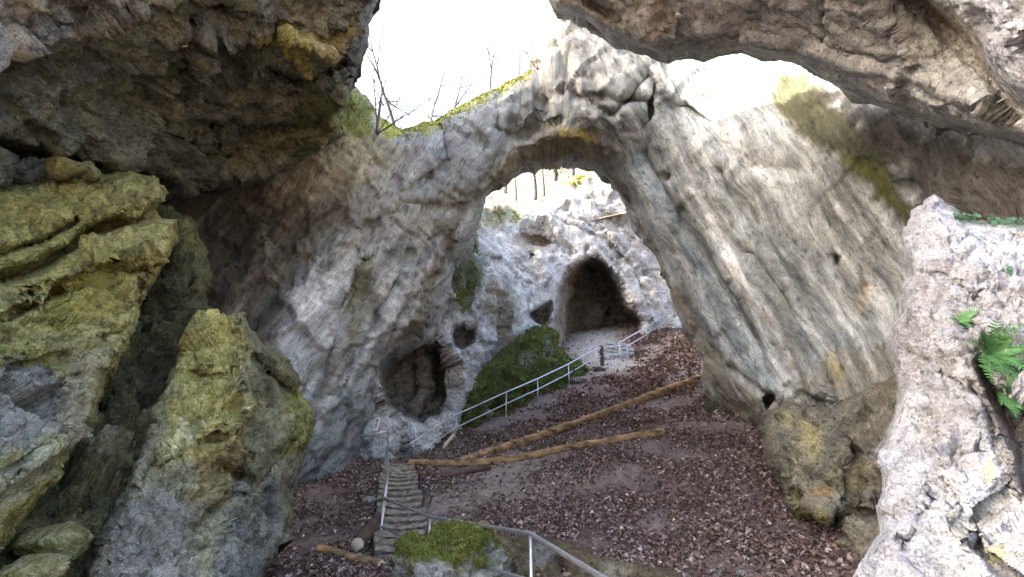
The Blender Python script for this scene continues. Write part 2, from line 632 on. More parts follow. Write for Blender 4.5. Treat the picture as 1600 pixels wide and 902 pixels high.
    for r, (bk, iw) in enumerate(((0.2, 0.02), (0.55, 0.16), (1.0, 0.5))):
        nv = bp + back * skirt * bk + inw * skirt * iw
        nv = nv + 0.12 * skirt * np.stack([pnoise(nv * 1.4, 1), pnoise(nv * 1.4, 2), pnoise(nv * 1.4, 3)], 1)
        allV.append(nv)
        allC.append(C[bv])
        allQ.append(Q3[bv])
        cur = np.full(len(V), -1, np.int64)
        cur[bv] = off + np.arange(len(bv))
        allF.append(np.stack([prev[be[:, 1]], prev[be[:, 0]], cur[be[:, 0]], cur[be[:, 1]]], 1))
        prev = cur
        off += len(bv)
    me = mesh(name, np.concatenate(allV), allF, np.concatenate(allC), attrs={'grain': np.concatenate(allQ)} if flow is not None else None)
    return obj(name, me, mat)

GREY = (0.40, 0.385, 0.35)
WHITE = (0.58, 0.57, 0.55)
PALE = (0.48, 0.47, 0.44)
BROWN = (0.17, 0.125, 0.075)
DARK = (0.075, 0.068, 0.055)
OLIVE = (0.20, 0.19, 0.035)
YGREEN = (0.42, 0.40, 0.10)
MOSS = (0.075, 0.10, 0.018)
BLUEG = (0.15, 0.18, 0.185)
OCHRE = (0.38, 0.27, 0.08)

ARCH_HOLE = [(757, 310), (775, 292), (795, 283), (805, 273), (818, 264), (840, 262), (858, 254), (885, 253), (912, 253), (930, 263),
             (942, 276), (960, 290), (975, 315), (985, 345), (1005, 375), (1025, 400), (1040, 440), (1050, 470), (1062, 500),
             (1080, 530), (1095, 560), (1098, 600), (1110, 630), (1140, 652), (1175, 675), (1190, 720), (1190, 1200), (560, 1200),
             (560, 722), (568, 690), (576, 665), (588, 640), (583, 612), (590, 585), (610, 562), (640, 547), (676, 532), (690, 500),
             (700, 450), (712, 410), (735, 388), (745, 360)]

def p2(a, b):
    return (at1(*b) - at1(*a))[:]

# the far ravine cliff with its caves
cliff = rock('cliff', [(500, 590), (560, 480), (640, 400), (700, 335), (745, 325), (770, 318), (800, 322), (850, 325), (866, 292), (885, 280),
                       (940, 262), (1000, 235), (1150, 220), (1300, 320), (1300, 760), (480, 860)],
             [(560, 600, 17), (600, 690, 17.0), (640, 700, 18.0), (690, 680, 20.0), (645, 600, 18.3), (700, 600, 20.6), (730, 600, 22.2),
              (700, 540, 20.6), (720, 500, 22), (760, 560, 24.2), (740, 440, 22), (725, 400, 21.5), (790, 460, 26), (770, 380, 27),
              (760, 330, 29), (850, 450, 29.5), (860, 545, 29.5), (840, 380, 31), (950, 300, 34), (900, 290, 34), (1000, 400, 34.5),
              (1050, 480, 35), (1000, 520, 32.5), (1200, 500, 36), (540, 750, 16.3), (850, 620, 28), (1000, 620, 31.5)],
             mat=M_FAR, edge=(8, 1 / 22.), rim=(18, 1.5), seed=2,
             disp=[('f', 0.22, 0.6), ('c', 0.3, 0.6), ('c', 0.7, 0.34), ('c', 1.6, 0.12), ('c', 3.5, 0.05)],
             hollows=[([(872, 556), (868, 500), (872, 450), (884, 425), (905, 408), (930, 402), (945, 412), (962, 432), (985, 478), (1004, 505), (992, 556)], 6, 20),
                      ([(812, 492), (830, 484), (848, 478), (862, 470), (860, 500), (850, 512), (835, 508)], 2.5, 10),
                      ([(806, 375), (815, 362), (842, 362), (870, 378), (850, 392), (820, 390)], 1.6, 14),
                      ([(592, 605), (596, 578), (615, 555), (650, 538), (690, 540), (701, 575), (702, 625), (692, 650), (662, 668), (625, 656), (602, 636)], 3.2, 16),
                      ([(700, 525), (706, 508), (725, 504), (742, 515), (740, 545), (722, 553), (704, 545)], 3.0, 10)],
             strokes=[([(905, 420), (885, 470), (878, 540)], 6, -1.2), ([(660, 560), (668, 610), (650, 640)], 12, -0.7),
                      ([(940, 330), (985, 372), (1035, 402)], 3.5, 0.35), ([(880, 350), (940, 372), (990, 420), (1010, 480)], 3.5, 0.35), ([(1000, 430), (1040, 420)], 3, .3),
                      ([(760, 400), (800, 420), (830, 400)], 6, 0.6)],
             base=(0.64, 0.63, 0.605), base2=(0.48, 0.47, 0.445),
             paint=[('p', [(735, 470), (760, 420), (745, 370), (720, 380), (705, 430), (712, 480), (735, 505)], 14, MOSS, .8),
                    ('p', [(700, 335), (800, 320), (830, 345), (760, 350), (740, 372), (700, 370)], 16, (0.26, 0.25, 0.10), .7),
                    ('p', [(866, 285), (945, 258), (960, 268), (900, 292)], 8, (0.28, 0.28, 0.08), .8),
                    ('e', (832, 380, 36, 20, 8), 0.6, (0.34, 0.27, 0.20), .75),
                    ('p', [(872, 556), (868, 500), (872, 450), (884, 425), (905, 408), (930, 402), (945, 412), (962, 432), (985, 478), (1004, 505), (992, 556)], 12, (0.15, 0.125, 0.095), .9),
                    ('s', [(898, 425), (880, 470), (878, 545)], 11, (0.32, 0.25, 0.19), .85),
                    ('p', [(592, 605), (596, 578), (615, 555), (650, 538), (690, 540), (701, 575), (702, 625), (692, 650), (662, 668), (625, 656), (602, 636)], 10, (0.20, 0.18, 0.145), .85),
                    ('e', (690, 590, 14, 40, 0), 0.4, (0.24, 0.17, 0.07), .6),
                    ('p', [(780, 440), (800, 480), (790, 520), (770, 520), (765, 460)], 20, (0.25, 0.24, 0.14), .55),
                    ('p', [(500, 640), (640, 690), (640, 760), (480, 800)], 30, (0.33, 0.36, 0.36), .7),
                    ('s', [(834, 385), (832, 430)], 4, (0.35, 0.34, 0.14), .6)])
cliff['kind'] = 'structure'

# arch with the walls it springs from
def rough_w(x, y):
    # broken rock on the crest and the left, water-worn wall on the right
    return 0.16 + 0.84 * np.maximum(1 - sstep(900, 1040, x + 0.35 * (y - 250)), sstep(560, 680, y) * sstep(1090, 1140, x) + sstep(1350, 1500, x) * .6)
FL = p2((1000, 250, 16.8), (1230, 620, 12.8))
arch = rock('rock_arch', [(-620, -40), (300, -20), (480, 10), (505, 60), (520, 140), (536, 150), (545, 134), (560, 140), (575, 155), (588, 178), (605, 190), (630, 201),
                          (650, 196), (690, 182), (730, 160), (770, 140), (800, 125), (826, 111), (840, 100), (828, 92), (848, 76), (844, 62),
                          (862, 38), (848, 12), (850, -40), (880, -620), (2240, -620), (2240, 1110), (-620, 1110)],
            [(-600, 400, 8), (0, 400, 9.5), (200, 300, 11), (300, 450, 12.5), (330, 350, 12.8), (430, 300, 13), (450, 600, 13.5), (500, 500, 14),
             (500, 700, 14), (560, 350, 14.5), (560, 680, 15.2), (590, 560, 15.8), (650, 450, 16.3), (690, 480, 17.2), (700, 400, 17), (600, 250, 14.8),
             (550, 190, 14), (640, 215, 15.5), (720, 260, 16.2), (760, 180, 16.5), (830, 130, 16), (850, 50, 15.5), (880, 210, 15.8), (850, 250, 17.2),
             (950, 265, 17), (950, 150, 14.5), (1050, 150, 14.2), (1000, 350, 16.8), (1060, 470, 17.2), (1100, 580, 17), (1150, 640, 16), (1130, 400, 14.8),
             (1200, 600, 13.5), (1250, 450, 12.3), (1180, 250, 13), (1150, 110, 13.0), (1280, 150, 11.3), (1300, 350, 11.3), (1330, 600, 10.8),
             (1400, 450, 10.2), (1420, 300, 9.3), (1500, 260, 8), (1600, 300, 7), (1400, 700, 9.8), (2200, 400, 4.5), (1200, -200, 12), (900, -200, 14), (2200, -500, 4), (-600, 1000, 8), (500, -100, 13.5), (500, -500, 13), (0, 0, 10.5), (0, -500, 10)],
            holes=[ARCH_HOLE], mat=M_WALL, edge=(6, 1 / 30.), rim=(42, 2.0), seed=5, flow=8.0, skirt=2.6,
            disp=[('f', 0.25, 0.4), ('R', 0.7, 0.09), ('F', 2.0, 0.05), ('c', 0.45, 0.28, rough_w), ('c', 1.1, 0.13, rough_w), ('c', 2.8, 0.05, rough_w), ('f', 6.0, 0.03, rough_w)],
            hollows=[([(1193, 625), (1205, 612), (1218, 620), (1215, 640), (1198, 642)], 1.2, 8),
                     ([(1298, 400), (1310, 392), (1320, 402), (1314, 420), (1302, 416)], 0.35, 8),
                     ([(1040, 270), (1048, 272), (1050, 285), (1043, 284)], 0.5, 4),
                     ([(1345, 420), (1360, 450), (1352, 470), (1342, 450)], 0.3, 8),
                     ([(1395, 290), (1430, 270), (1455, 300), (1430, 325), (1400, 318)], 0.3, 24),
                     ([(560, 402), (582, 400), (580, 412), (562, 412)], 0.5, 6),
                     ([(1005, 160), (1022, 118), (1030, 135), (1020, 190), (1008, 195)], 0.6, 10)],
            strokes=[([(960, 270), (1050, 430), (1130, 570), (1230, 640)], 8, 0.35), ([(1010, 240), (1100, 400), (1180, 520), (1235, 625)], 9, 0.3),
                     ([(985, 300), (1060, 450), (1110, 560)], 8, 0.3), ([(1060, 170), (1120, 215), (1165, 262), (1250, 268)], 13, 0.16), ([(1130, 270), (1200, 380), (1300, 540)], 9, 0.25),
                     ([(1075, 165), (1110, 190)], 6, 0.3), ([(1180, 400), (1290, 560), (1300, 640)], 8, 0.25), ([(1150, 450), (1190, 530), (1225, 600)], 6, -0.25),
                     ([(745, 330), (640, 320), (560, 360)], 9, 0.3), ([(690, 200), (700, 250), (640, 300)], 7, 0.3), ([(800, 190), (780, 240), (740, 310)], 8, 0.35),
                     ([(560, 420), (510, 560), (470, 640)], 9, 0.3), ([(640, 400), (590, 480), (520, 620)], 8, 0.3), ([(680, 430), (620, 500), (560, 600)], 7, 0.3),
                     ([(870, 60), (900, 150), (1000, 160)], 8, 0.3), ([(900, 150), (960, 180), (1010, 120)], 7, 0.3), ([(840, 110), (850, 170), (820, 210)], 9, 0.4),
                     ([(780, 140), (770, 200), (800, 215), (870, 190)], 6, 0.3)],
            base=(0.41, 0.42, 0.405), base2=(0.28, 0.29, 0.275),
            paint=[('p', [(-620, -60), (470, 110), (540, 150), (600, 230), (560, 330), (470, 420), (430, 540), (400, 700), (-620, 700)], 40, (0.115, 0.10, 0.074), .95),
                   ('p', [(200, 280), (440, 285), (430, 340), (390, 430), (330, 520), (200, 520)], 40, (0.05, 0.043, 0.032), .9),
                   ('p', [(480, 400), (560, 380), (520, 480), (470, 560), (440, 545)], 24, (0.55, 0.55, 0.53), .85),
                   ('p', [(560, 405), (582, 405), (570, 450), (540, 500), (545, 450)], 10, (0.25, 0.24, 0.07), .7),
                   ('p', [(590, 430), (680, 400), (640, 500), (560, 580), (520, 640), (470, 660), (540, 540)], 30, (0.54, 0.54, 0.52), .7),
                   ('s', [(600, 420), (560, 500), (500, 600)], 8, (0.26, 0.25, 0.23), .6), ('s', [(650, 420), (600, 520), (530, 620)], 6, (0.26, 0.27, 0.26), .6),
                   ('p', [(430, 660), (600, 600), (570, 760), (420, 780)], 36, (0.13, 0.14, 0.135), .85),
                   ('p', [(570, 250), (690, 240), (740, 300), (680, 390), (560, 340)], 40, (0.33, 0.31, 0.25), .6),
                   ('p', [(640, 215), (700, 210), (690, 270), (640, 290), (590, 270)], 24, (0.42, 0.44, 0.50), .6),
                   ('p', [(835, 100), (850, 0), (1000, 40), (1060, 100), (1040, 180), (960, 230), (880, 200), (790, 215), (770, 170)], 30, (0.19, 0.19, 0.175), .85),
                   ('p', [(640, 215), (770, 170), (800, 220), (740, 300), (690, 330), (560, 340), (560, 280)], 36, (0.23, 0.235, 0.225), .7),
                   ('s', [(575, 430), (555, 500), (520, 570), (490, 640)], 11, (0.14, 0.13, 0.085), .85), ('s', [(640, 390), (600, 470), (570, 540), (520, 640)], 7, (0.13, 0.135, 0.13), .85),
                   ('s', [(690, 350), (650, 430), (620, 510), (590, 560)], 10, (0.13, 0.13, 0.12), .8), ('s', [(620, 330), (570, 380), (500, 420)], 12, (0.16, 0.14, 0.10), .7),
                   ('s', [(670, 410), (630, 480), (580, 550)], 5, (0.6, 0.6, 0.59), .7), ('s', [(545, 560), (510, 620), (490, 680)], 6, (0.5, 0.5, 0.49), .6),
                   ('p', [(536, 130), (575, 150), (590, 178), (570, 215), (540, 215), (525, 180)], 12, (0.14, 0.16, 0.04), .9),
                   ('p', [(590, 178), (640, 200), (720, 165), (826, 108), (830, 122), (770, 155), (700, 195), (660, 216), (600, 215)], 12, (0.30, 0.31, 0.055), .95),
                   ('p', [(500, 210), (620, 215), (640, 260), (560, 300), (470, 310), (420, 300)], 30, (0.24, 0.215, 0.14), .65),
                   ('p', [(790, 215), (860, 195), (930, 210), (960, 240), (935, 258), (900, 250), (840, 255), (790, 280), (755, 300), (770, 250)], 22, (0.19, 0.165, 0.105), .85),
                   ('p', [(870, 198), (940, 212), (935, 228), (880, 215)], 10, (0.36, 0.30, 0.09), .8),
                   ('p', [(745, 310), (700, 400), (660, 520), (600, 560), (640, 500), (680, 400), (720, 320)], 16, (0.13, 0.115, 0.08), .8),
                   ('p', [(1030, 150), (1260, 120), (1400, 330), (1420, 560), (1300, 560), (1180, 420), (1080, 300)], 60, (0.25, 0.255, 0.235), .75),  # upper right wall painted darker to offset the open sky light on it
                   ('p', [(1042, 450), (1095, 560), (1100, 610), (1190, 690), (1240, 640), (1160, 590), (1110, 530), (1060, 440)], 24, (0.21, 0.18, 0.12), .85),
                   ('p', [(960, 285), (990, 340), (1040, 440), (1055, 470), (1048, 430), (1000, 340), (965, 275)], 8, (0.16, 0.13, 0.085), .8),
                   ('s', [(1000, 250), (1080, 400), (1150, 520), (1200, 600)], 17, BLUEG, .9), ('s', [(1050, 300), (1130, 430), (1215, 590)], 8, (0.13, 0.145, 0.14), .8),
                   ('s', [(1020, 330), (1090, 450), (1140, 560), (1190, 600)], 8, (0.64, 0.65, 0.64), .8), ('s', [(1080, 300), (1160, 440), (1230, 610)], 7, (0.64, 0.64, 0.62), .8),
                   ('s', [(1150, 420), (1220, 520), (1260, 600)], 14, (0.20, 0.165, 0.10), .75), ('s', [(1200, 370), (1290, 500), (1340, 610)], 14, (0.18, 0.195, 0.20), .85), ('s', [(1090, 250), (1180, 380), (1280, 560)], 9, (0.19, 0.20, 0.18), .75), ('s', [(1130, 330), (1215, 450), (1290, 600)], 8, (0.17, 0.19, 0.185), .8), ('s', [(1110, 340), (1190, 460), (1240, 560)], 7, (0.62, 0.62, 0.60), .7), ('s', [(1270, 330), (1330, 440), (1370, 520)], 8, (0.24, 0.23, 0.19), .6),
                   ('s', [(1250, 400), (1300, 470), (1330, 520)], 5, (0.55, 0.55, 0.53), .5),
                   ('s', [(1120, 320), (1200, 420), (1250, 540)], 8, (0.30, 0.28, 0.22), .5), ('s', [(980, 250), (1040, 360), (1100, 480)], 6, (0.20, 0.19, 0.165), .5),
                   ('p', [(1270, 560), (1420, 540), (1420, 800), (1200, 760), (1190, 650), (1250, 620)], 40, (0.24, 0.215, 0.165), .75),
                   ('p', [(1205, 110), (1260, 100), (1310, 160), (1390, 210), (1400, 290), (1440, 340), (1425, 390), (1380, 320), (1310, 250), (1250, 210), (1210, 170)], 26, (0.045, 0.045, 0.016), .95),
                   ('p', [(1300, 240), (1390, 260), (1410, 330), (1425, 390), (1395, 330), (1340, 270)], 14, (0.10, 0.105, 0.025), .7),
                   ('p', [(1290, 130), (1420, 190), (1640, 260), (2240, 300), (2240, 600), (1500, 420), (1440, 340), (1400, 250), (1330, 190)], 36, (0.065, 0.056, 0.047), .92),  # right wall under the near roof: its shade painted dark into the colour
                   ('p', [(1280, 545), (1310, 570), (1305, 610), (1292, 600)], 16, (0.33, 0.26, 0.11), .6),
                   ('e', (1350, 465, 12, 28, 20), .5, (0.33, 0.24, 0.13), .6)])
arch['kind'] = 'structure'

# left overhanging roof
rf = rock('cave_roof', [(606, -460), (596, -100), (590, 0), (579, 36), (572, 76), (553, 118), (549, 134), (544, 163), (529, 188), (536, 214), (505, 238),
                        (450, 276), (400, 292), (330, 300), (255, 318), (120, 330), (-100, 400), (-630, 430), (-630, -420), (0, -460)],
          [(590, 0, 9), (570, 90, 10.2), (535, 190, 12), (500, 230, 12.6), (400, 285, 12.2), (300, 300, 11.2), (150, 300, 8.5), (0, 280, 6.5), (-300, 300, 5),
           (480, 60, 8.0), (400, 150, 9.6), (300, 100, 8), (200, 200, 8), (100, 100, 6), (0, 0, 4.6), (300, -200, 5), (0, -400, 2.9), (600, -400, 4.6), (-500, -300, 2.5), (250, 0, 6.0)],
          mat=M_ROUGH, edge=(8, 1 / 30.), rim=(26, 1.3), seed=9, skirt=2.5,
          disp=[('f', 0.35, 0.5), ('c', 0.6, 0.55), ('c', 1.4, 0.24), ('r', 1.6, 0.10), ('c', 3.2, 0.10), ('f', 5.0, 0.08), ('c', 6, 0.04)],
          strokes=[([(255, 300), (150, 260), (0, 230)], 18, 0.8), ([(0, 75), (120, 60), (220, 20)], 14, -0.4), ([(540, 100), (480, 130), (420, 110)], 8, 0.8), ([(320, 60), (310, 110), (300, 150)], 9, -0.5),
                   ([(560, 20), (520, 90), (450, 60)], 10, -0.4), ([(500, 190), (400, 210), (300, 200)], 10, 0.5), ([(290, 20), (350, 10)], 12, .5)],
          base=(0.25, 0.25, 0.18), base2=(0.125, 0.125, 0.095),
          paint=[('p', [(-630, -200), (240, -100), (230, 20), (120, 75), (0, 90), (-630, 100)], 40, (0.42, 0.385, 0.31), .8),
                 ('p', [(390, 30), (460, 30), (470, 60), (520, 40), (545, 45), (530, 82), (485, 85), (478, 110), (440, 90)], 14, (0.42, 0.35, 0.10), .85),
                 ('p', [(480, 62), (540, 50), (530, 84), (486, 84)], 8, (0.55, 0.47, 0.24), .8),
                 ('e', (275, 170, 40, 14, -10), .4, (0.33, 0.32, 0.26), .7), ('e', (150, 130, 70, 20, -10), .5, (0.25, 0.27, 0.29), .6),
                 ('e', (430, 230, 90, 30, -15), .5, (0.18, 0.165, 0.06), .6), ('e', (500, 180, 40, 40, 0), .5, (0.17, 0.17, 0.05), .6),
                 ('p', [(560, -100), (600, -100), (590, 20), (550, 140), (535, 130), (560, 60)], 10, (0.16, 0.17, 0.21), .8)])
rf['kind'] = 'structure'

# near right roof
rr = rock('cave_roof', [(868, -420), (856, 0), (866, 14), (890, 24), (915, 30), (935, 46), (955, 62), (985, 73), (1010, 78), (1040, 86), (1075, 82), (1100, 85), (1130, 80), (1165, 78),
                        (1195, 86), (1240, 92), (1262, 106), (1290, 124), (1320, 146), (1370, 164), (1420, 180), (1500, 198), (1560, 214), (1640, 236), (1800, 280), (1830, -200), (1500, -380)],
          [(860, 0, 9.6), (950, 55, 9.3), (1050, 84, 8.9), (1160, 78, 8.7), (1260, 100, 8.2), (1400, 172, 7.4), (1600, 222, 5.8), (2200, 380, 3.6), (1050, 0, 7.6), (1250, 0, 6.6), (1250, 60, 7.7),
           (1400, 60, 6.2), (1500, 0, 4.8), (1600, 100, 4.4), (1600, -100, 3.4), (1200, -300, 4), (900, -300, 5.4), (2200, -400, 2.5), (1400, -600, 2.4), (900, -600, 3.2)],
          mat=M_ROOF, edge=(5, 1 / 40.), rim=(16, 0.8), seed=14, skirt=1.2,
          disp=[('f', 0.35, 0.3), ('c', 0.7, 0.14), ('r', 0.9, 0.07), ('c', 1.8, 0.08), ('f', 3, 0.07), ('c', 4.0, 0.035), ('f', 8, 0.03)],
          strokes=[([(1100, 60), (1250, 70), (1330, 110), (1480, 150), (1600, 190)], 20, -0.28), ([(1240, 85), (1310, 110), (1400, 130), (1520, 170)], 10, 0.2), ([(1085, 65), (1150, 60)], 10, 0.25),
                   ([(920, 5), (950, 20)], 8, 0.5), ([(1400, -20), (1480, 40), (1540, 110), (1600, 170)], 22, 0.5), ([(1290, 20), (1300, 50), (1285, 65)], 4, 0.25), ([(1395, 15), (1400, 50)], 4, 0.25),
                   ([(1060, 20), (1055, 60)], 6, -0.3)],
          base=(0.46, 0.45, 0.425), base2=(0.34, 0.335, 0.315),
          paint=[('p', [(1480, -80), (1640, -80), (1640, 230), (1590, 180), (1530, 90)], 30, (0.42, 0.42, 0.45), .85),
                 ('s', [(1400, 0), (1490, 30), (1540, 110), (1590, 180)], 16, (0.33, 0.24, 0.15), .6), ('s', [(1440, 40), (1500, 100), (1570, 190)], 10, (0.22, 0.27, 0.25), .6),
                 ('p', [(860, -20), (1040, -20), (1060, 40), (1000, 60), (920, 20)], 24, (0.38, 0.33, 0.26), .7), ('s', [(1340, 80), (1440, 130), (1560, 200)], 10, (0.44, 0.43, 0.37), .6),
                 ('e', (1440, 60, 60, 26, 30), .5, (0.2, 0.185, 0.15), .6), ('e', (1060, 40, 12, 22, 20), .4, (0.12, 0.11, 0.10), .6),
                 ('s', [(1270, 105), (1330, 130), (1345, 158)], 10, (0.26, 0.29, 0.28), .7)])
rr['kind'] = 'structure'

# rocks under the left roof: dark crevice rock, tall slab, ridge boulder
cr = rock('crevice_rock', [(-40, 930), (-60, 500), (120, 420), (230, 330), (262, 318), (300, 345), (318, 380), (330, 430), (318, 470), (345, 500), (330, 620), (300, 760), (250, 960), (-40, 1000)],
          [(270, 330, 9.5), (310, 400, 9.2), (300, 500, 8.6), (240, 600, 7.6), (170, 760, 6.2), (60, 860, 5.2), (100, 600, 7), (0, 900, 4.6), (320, 600, 8.4), (0, 500, 7)],
          mat=M_ROUGH, edge=(9, 1 / 22.), rim=(26, 0.8), seed=17, disp=[('f', 0.6, 0.5), ('c', 1.2, 0.6), ('c', 2.6, 0.3), ('c', 5, .12), ('f', 6, 0.1)],
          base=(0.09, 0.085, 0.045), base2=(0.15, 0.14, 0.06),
          paint=[('p', [(100, 700), (150, 690), (155, 780), (110, 800)], 20, (0.28, 0.25, 0.16), .6), ('e', (290, 370, 30, 30, 0), .5, (0.25, 0.23, 0.07), .5)])
cr['label'] = 'dark broken rock deep in the crevice between slab and ridged boulder'
cr['category'] = 'rock'
sa = rock('leaning_slab', [(-620, 330), (-100, 300), (0, 292), (40, 286), (70, 276), (120, 268), (165, 272), (205, 266), (240, 276), (258, 292), (256, 315), (240, 328), (256, 338), (273, 345), (270, 386), (252, 420), (236, 448), (222, 470),
                          (214, 505), (200, 540), (182, 575), (165, 602), (150, 640), (130, 680), (96, 735), (60, 785), (30, 830), (-10, 880), (-60, 1000), (-620, 1100)],
          [(250, 300, 7.4), (270, 365, 7.0), (220, 470, 6.6), (165, 600, 5.9), (100, 730, 5.1), (20, 840, 4.4), (120, 280, 7.0), (0, 300, 6.0), (0, 450, 5.2), (120, 400, 6.2), (100, 560, 5.5), (0, 650, 4.5), (-100, 800, 3.4), (-600, 600, 2.6), (-600, 350, 3.4)],
          mat=M_ROUGH, edge=(9, 1 / 26.), rim=(22, 0.9), seed=21, skirt=1.6, disp=[('f', 0.5, 0.22), ('c', 0.9, 0.26), ('c', 2.2, 0.13), ('c', 4.5, 0.07), ('f', 7, 0.045), ('c', 9, 0.025)],
          strokes=[([(245, 332), (180, 350), (140, 365), (60, 420), (0, 440)], 9, 0.75), ([(250, 385), (160, 412), (80, 440), (0, 500)], 7, -0.25), ([(0, 500), (60, 470), (90, 455)], 6, 0.4), ([(225, 395), (222, 440), (215, 470)], 3, 0.3),
                   ([(120, 345), (60, 380), (0, 400)], 7, 0.35), ([(210, 505), (120, 560), (0, 580)], 8, 0.15), ([(140, 650), (60, 720), (0, 760)], 10, -0.35)],
          base=(0.42, 0.385, 0.16), base2=(0.32, 0.29, 0.085),
          paint=[('p', [(-620, 290), (240, 270), (250, 330), (130, 365), (0, 430), (-620, 460)], 36, (0.30, 0.28, 0.10), .6),
                 ('p', [(225, 400), (275, 345), (270, 390), (215, 500), (170, 590), (185, 500)], 14, (0.50, 0.47, 0.20), .85), ('p', [(140, 380), (270, 340), (268, 366), (150, 400)], 12, (0.46, 0.43, 0.17), .75),
                 ('p', [(70, 440), (200, 410), (200, 480), (120, 520), (60, 500)], 24, (0.33, 0.295, 0.07), .8),
                 ('p', [(-620, 560), (60, 570), (120, 640), (60, 720), (-620, 800)], 40, (0.24, 0.24, 0.235), .85), ('p', [(100, 580), (190, 540), (130, 680), (60, 700), (80, 640)], 22, (0.34, 0.30, 0.22), .7),
                 ('p', [(110, 690), (60, 740), (-40, 820), (-40, 760), (40, 700)], 18, (0.44, 0.43, 0.30), .75), ('e', (25, 460, 40, 8, -30), .4, (0.45, 0.42, 0.18), .8)])
sa['label'] = 'tall leaning slab of yellow-green rock beside the dark crevice'
sa['category'] = 'rock'
sb = rock('ridged_boulder', [(120, 960), (135, 880), (150, 840), (180, 785), (205, 735), (225, 680), (242, 640), (258, 600), (272, 575), (280, 540), (290, 505), (308, 482), (335, 485), (352, 492), (378, 488),
                            (392, 515), (420, 542), (448, 560), (466, 580), (470, 618), (490, 640), (496, 655), (486, 690), (470, 706), (472, 730), (458, 765), (456, 825), (440, 860), (410, 900), (380, 960)],
          [(310, 485, 8.0), (375, 495, 7.8), (372, 600, 6.9), (390, 700, 6.7), (300, 600, 6.9), (240, 720, 5.9), (180, 840, 5.1), (140, 950, 4.6), (300, 800, 5.8), (330, 930, 5.5), (400, 860, 7.0), (450, 600, 9.0), (490, 655, 9.2), (420, 640, 8.0), (450, 800, 8.6), (440, 720, 8.2), (230, 930, 4.9)],
          mat=M_ROUGH, edge=(9, 1 / 24.), rim=(20, 0.9), seed=25, skirt=1.8, disp=[('f', 0.5, 0.2), ('c', 0.9, 0.24), ('c', 2.2, 0.13), ('c', 4.5, 0.07), ('f', 7, 0.045), ('c', 9, 0.025)],
          strokes=[([(378, 500), (374, 560), (388, 640), (350, 720)], 8, -0.35), ([(395, 560), (440, 600), (465, 625)], 8, 0.4), ([(350, 730), (400, 760), (455, 690)], 9, 0.35), ([(275, 590), (330, 585), (370, 580)], 5, 0.15), ([(250, 725), (300, 700), (350, 680)], 6, .2), ([(330, 800), (360, 780), (380, 720)], 7, .25)],
          base=(0.36, 0.34, 0.21), base2=(0.27, 0.255, 0.155),
          paint=[('p', [(285, 490), (378, 490), (372, 600), (386, 660), (350, 730), (250, 720), (270, 580)], 30, (0.50, 0.445, 0.14), .85), ('p', [(240, 715), (300, 655), (320, 640), (310, 690), (262, 728)], 12, (0.52, 0.50, 0.28), .85),
                 ('p', [(380, 500), (470, 580), (480, 640), (400, 620), (385, 560)], 20, (0.17, 0.165, 0.09), .75), ('p', [(300, 700), (390, 640), (385, 720), (340, 790), (290, 770)], 24, (0.33, 0.24, 0.09), .6),
                 ('p', [(120, 960), (230, 720), (300, 780), (330, 960)], 40, (0.27, 0.255, 0.225), .8), ('p', [(380, 760), (460, 740), (440, 860), (380, 960), (330, 900)], 30, (0.21, 0.215, 0.20), .8),
                 ('p', [(450, 590), (495, 620), (480, 700), (430, 720), (440, 650)], 16, (0.29, 0.29, 0.07), .7), ('e', (330, 590, 30, 40, 0), .4, (0.52, 0.48, 0.17), .6)])
sb['label'] = 'large ridged boulder with yellow upper face below the dark roof'
sb['category'] = 'boulder'

# lower right buttress and near right pillar
bt = rock('knobbly_outcrop', [(1188, 668), (1196, 648), (1206, 636), (1232, 626), (1262, 632), (1300, 640), (1360, 600), (1440, 560), (1500, 560), (1500, 900), (1400, 930), (1330, 880), (1308, 850), (1318, 826), (1290, 822), (1258, 812), (1230, 806), (1224, 770), (1208, 745), (1196, 712)],
          [(1192, 680, 10.6), (1240, 630, 10.4), (1250, 700, 9.3), (1230, 800, 9.2), (1300, 640, 9.8), (1320, 720, 8.8), (1300, 810, 8.5), (1380, 620, 9.2), (1390, 760, 8.0), (1340, 850, 7.8), (1500, 700, 7.2)],
          mat=M_ROUGH, edge=(11, 1 / 20.), rim=(26, 1.0), seed=29, skirt=1.4, disp=[('f', 0.7, 0.3), ('c', 1.3, 0.26), ('c', 3.2, 0.12), ('f', 6, 0.07)],
          strokes=[([(1300, 650), (1340, 720), (1330, 800)], 9, .25), ([(1310, 815), (1370, 800), (1400, 790)], 8, .5)],
          base=(0.25, 0.225, 0.16), base2=(0.20, 0.18, 0.135),
          paint=[('e', (1232, 665, 18, 26, 20), .9, (0.44, 0.40, 0.20), .75), ('e', (1268, 690, 24, 32, 0), .9, (0.42, 0.37, 0.16), .75), ('e', (1330, 740, 60, 30, -30), .9, (0.32, 0.27, 0.14), .5), ('p', [(1225, 770), (1262, 800), (1300, 815), (1240, 815)], 14, (0.38, 0.32, 0.08), .8), ('e', (1290, 775, 26, 14, -20), .5, (0.33, 0.20, 0.07), .6)])
bt['label'] = 'knobbly brown rock outcrop with yellow patches beside the leaf slope'
bt['category'] = 'rock'
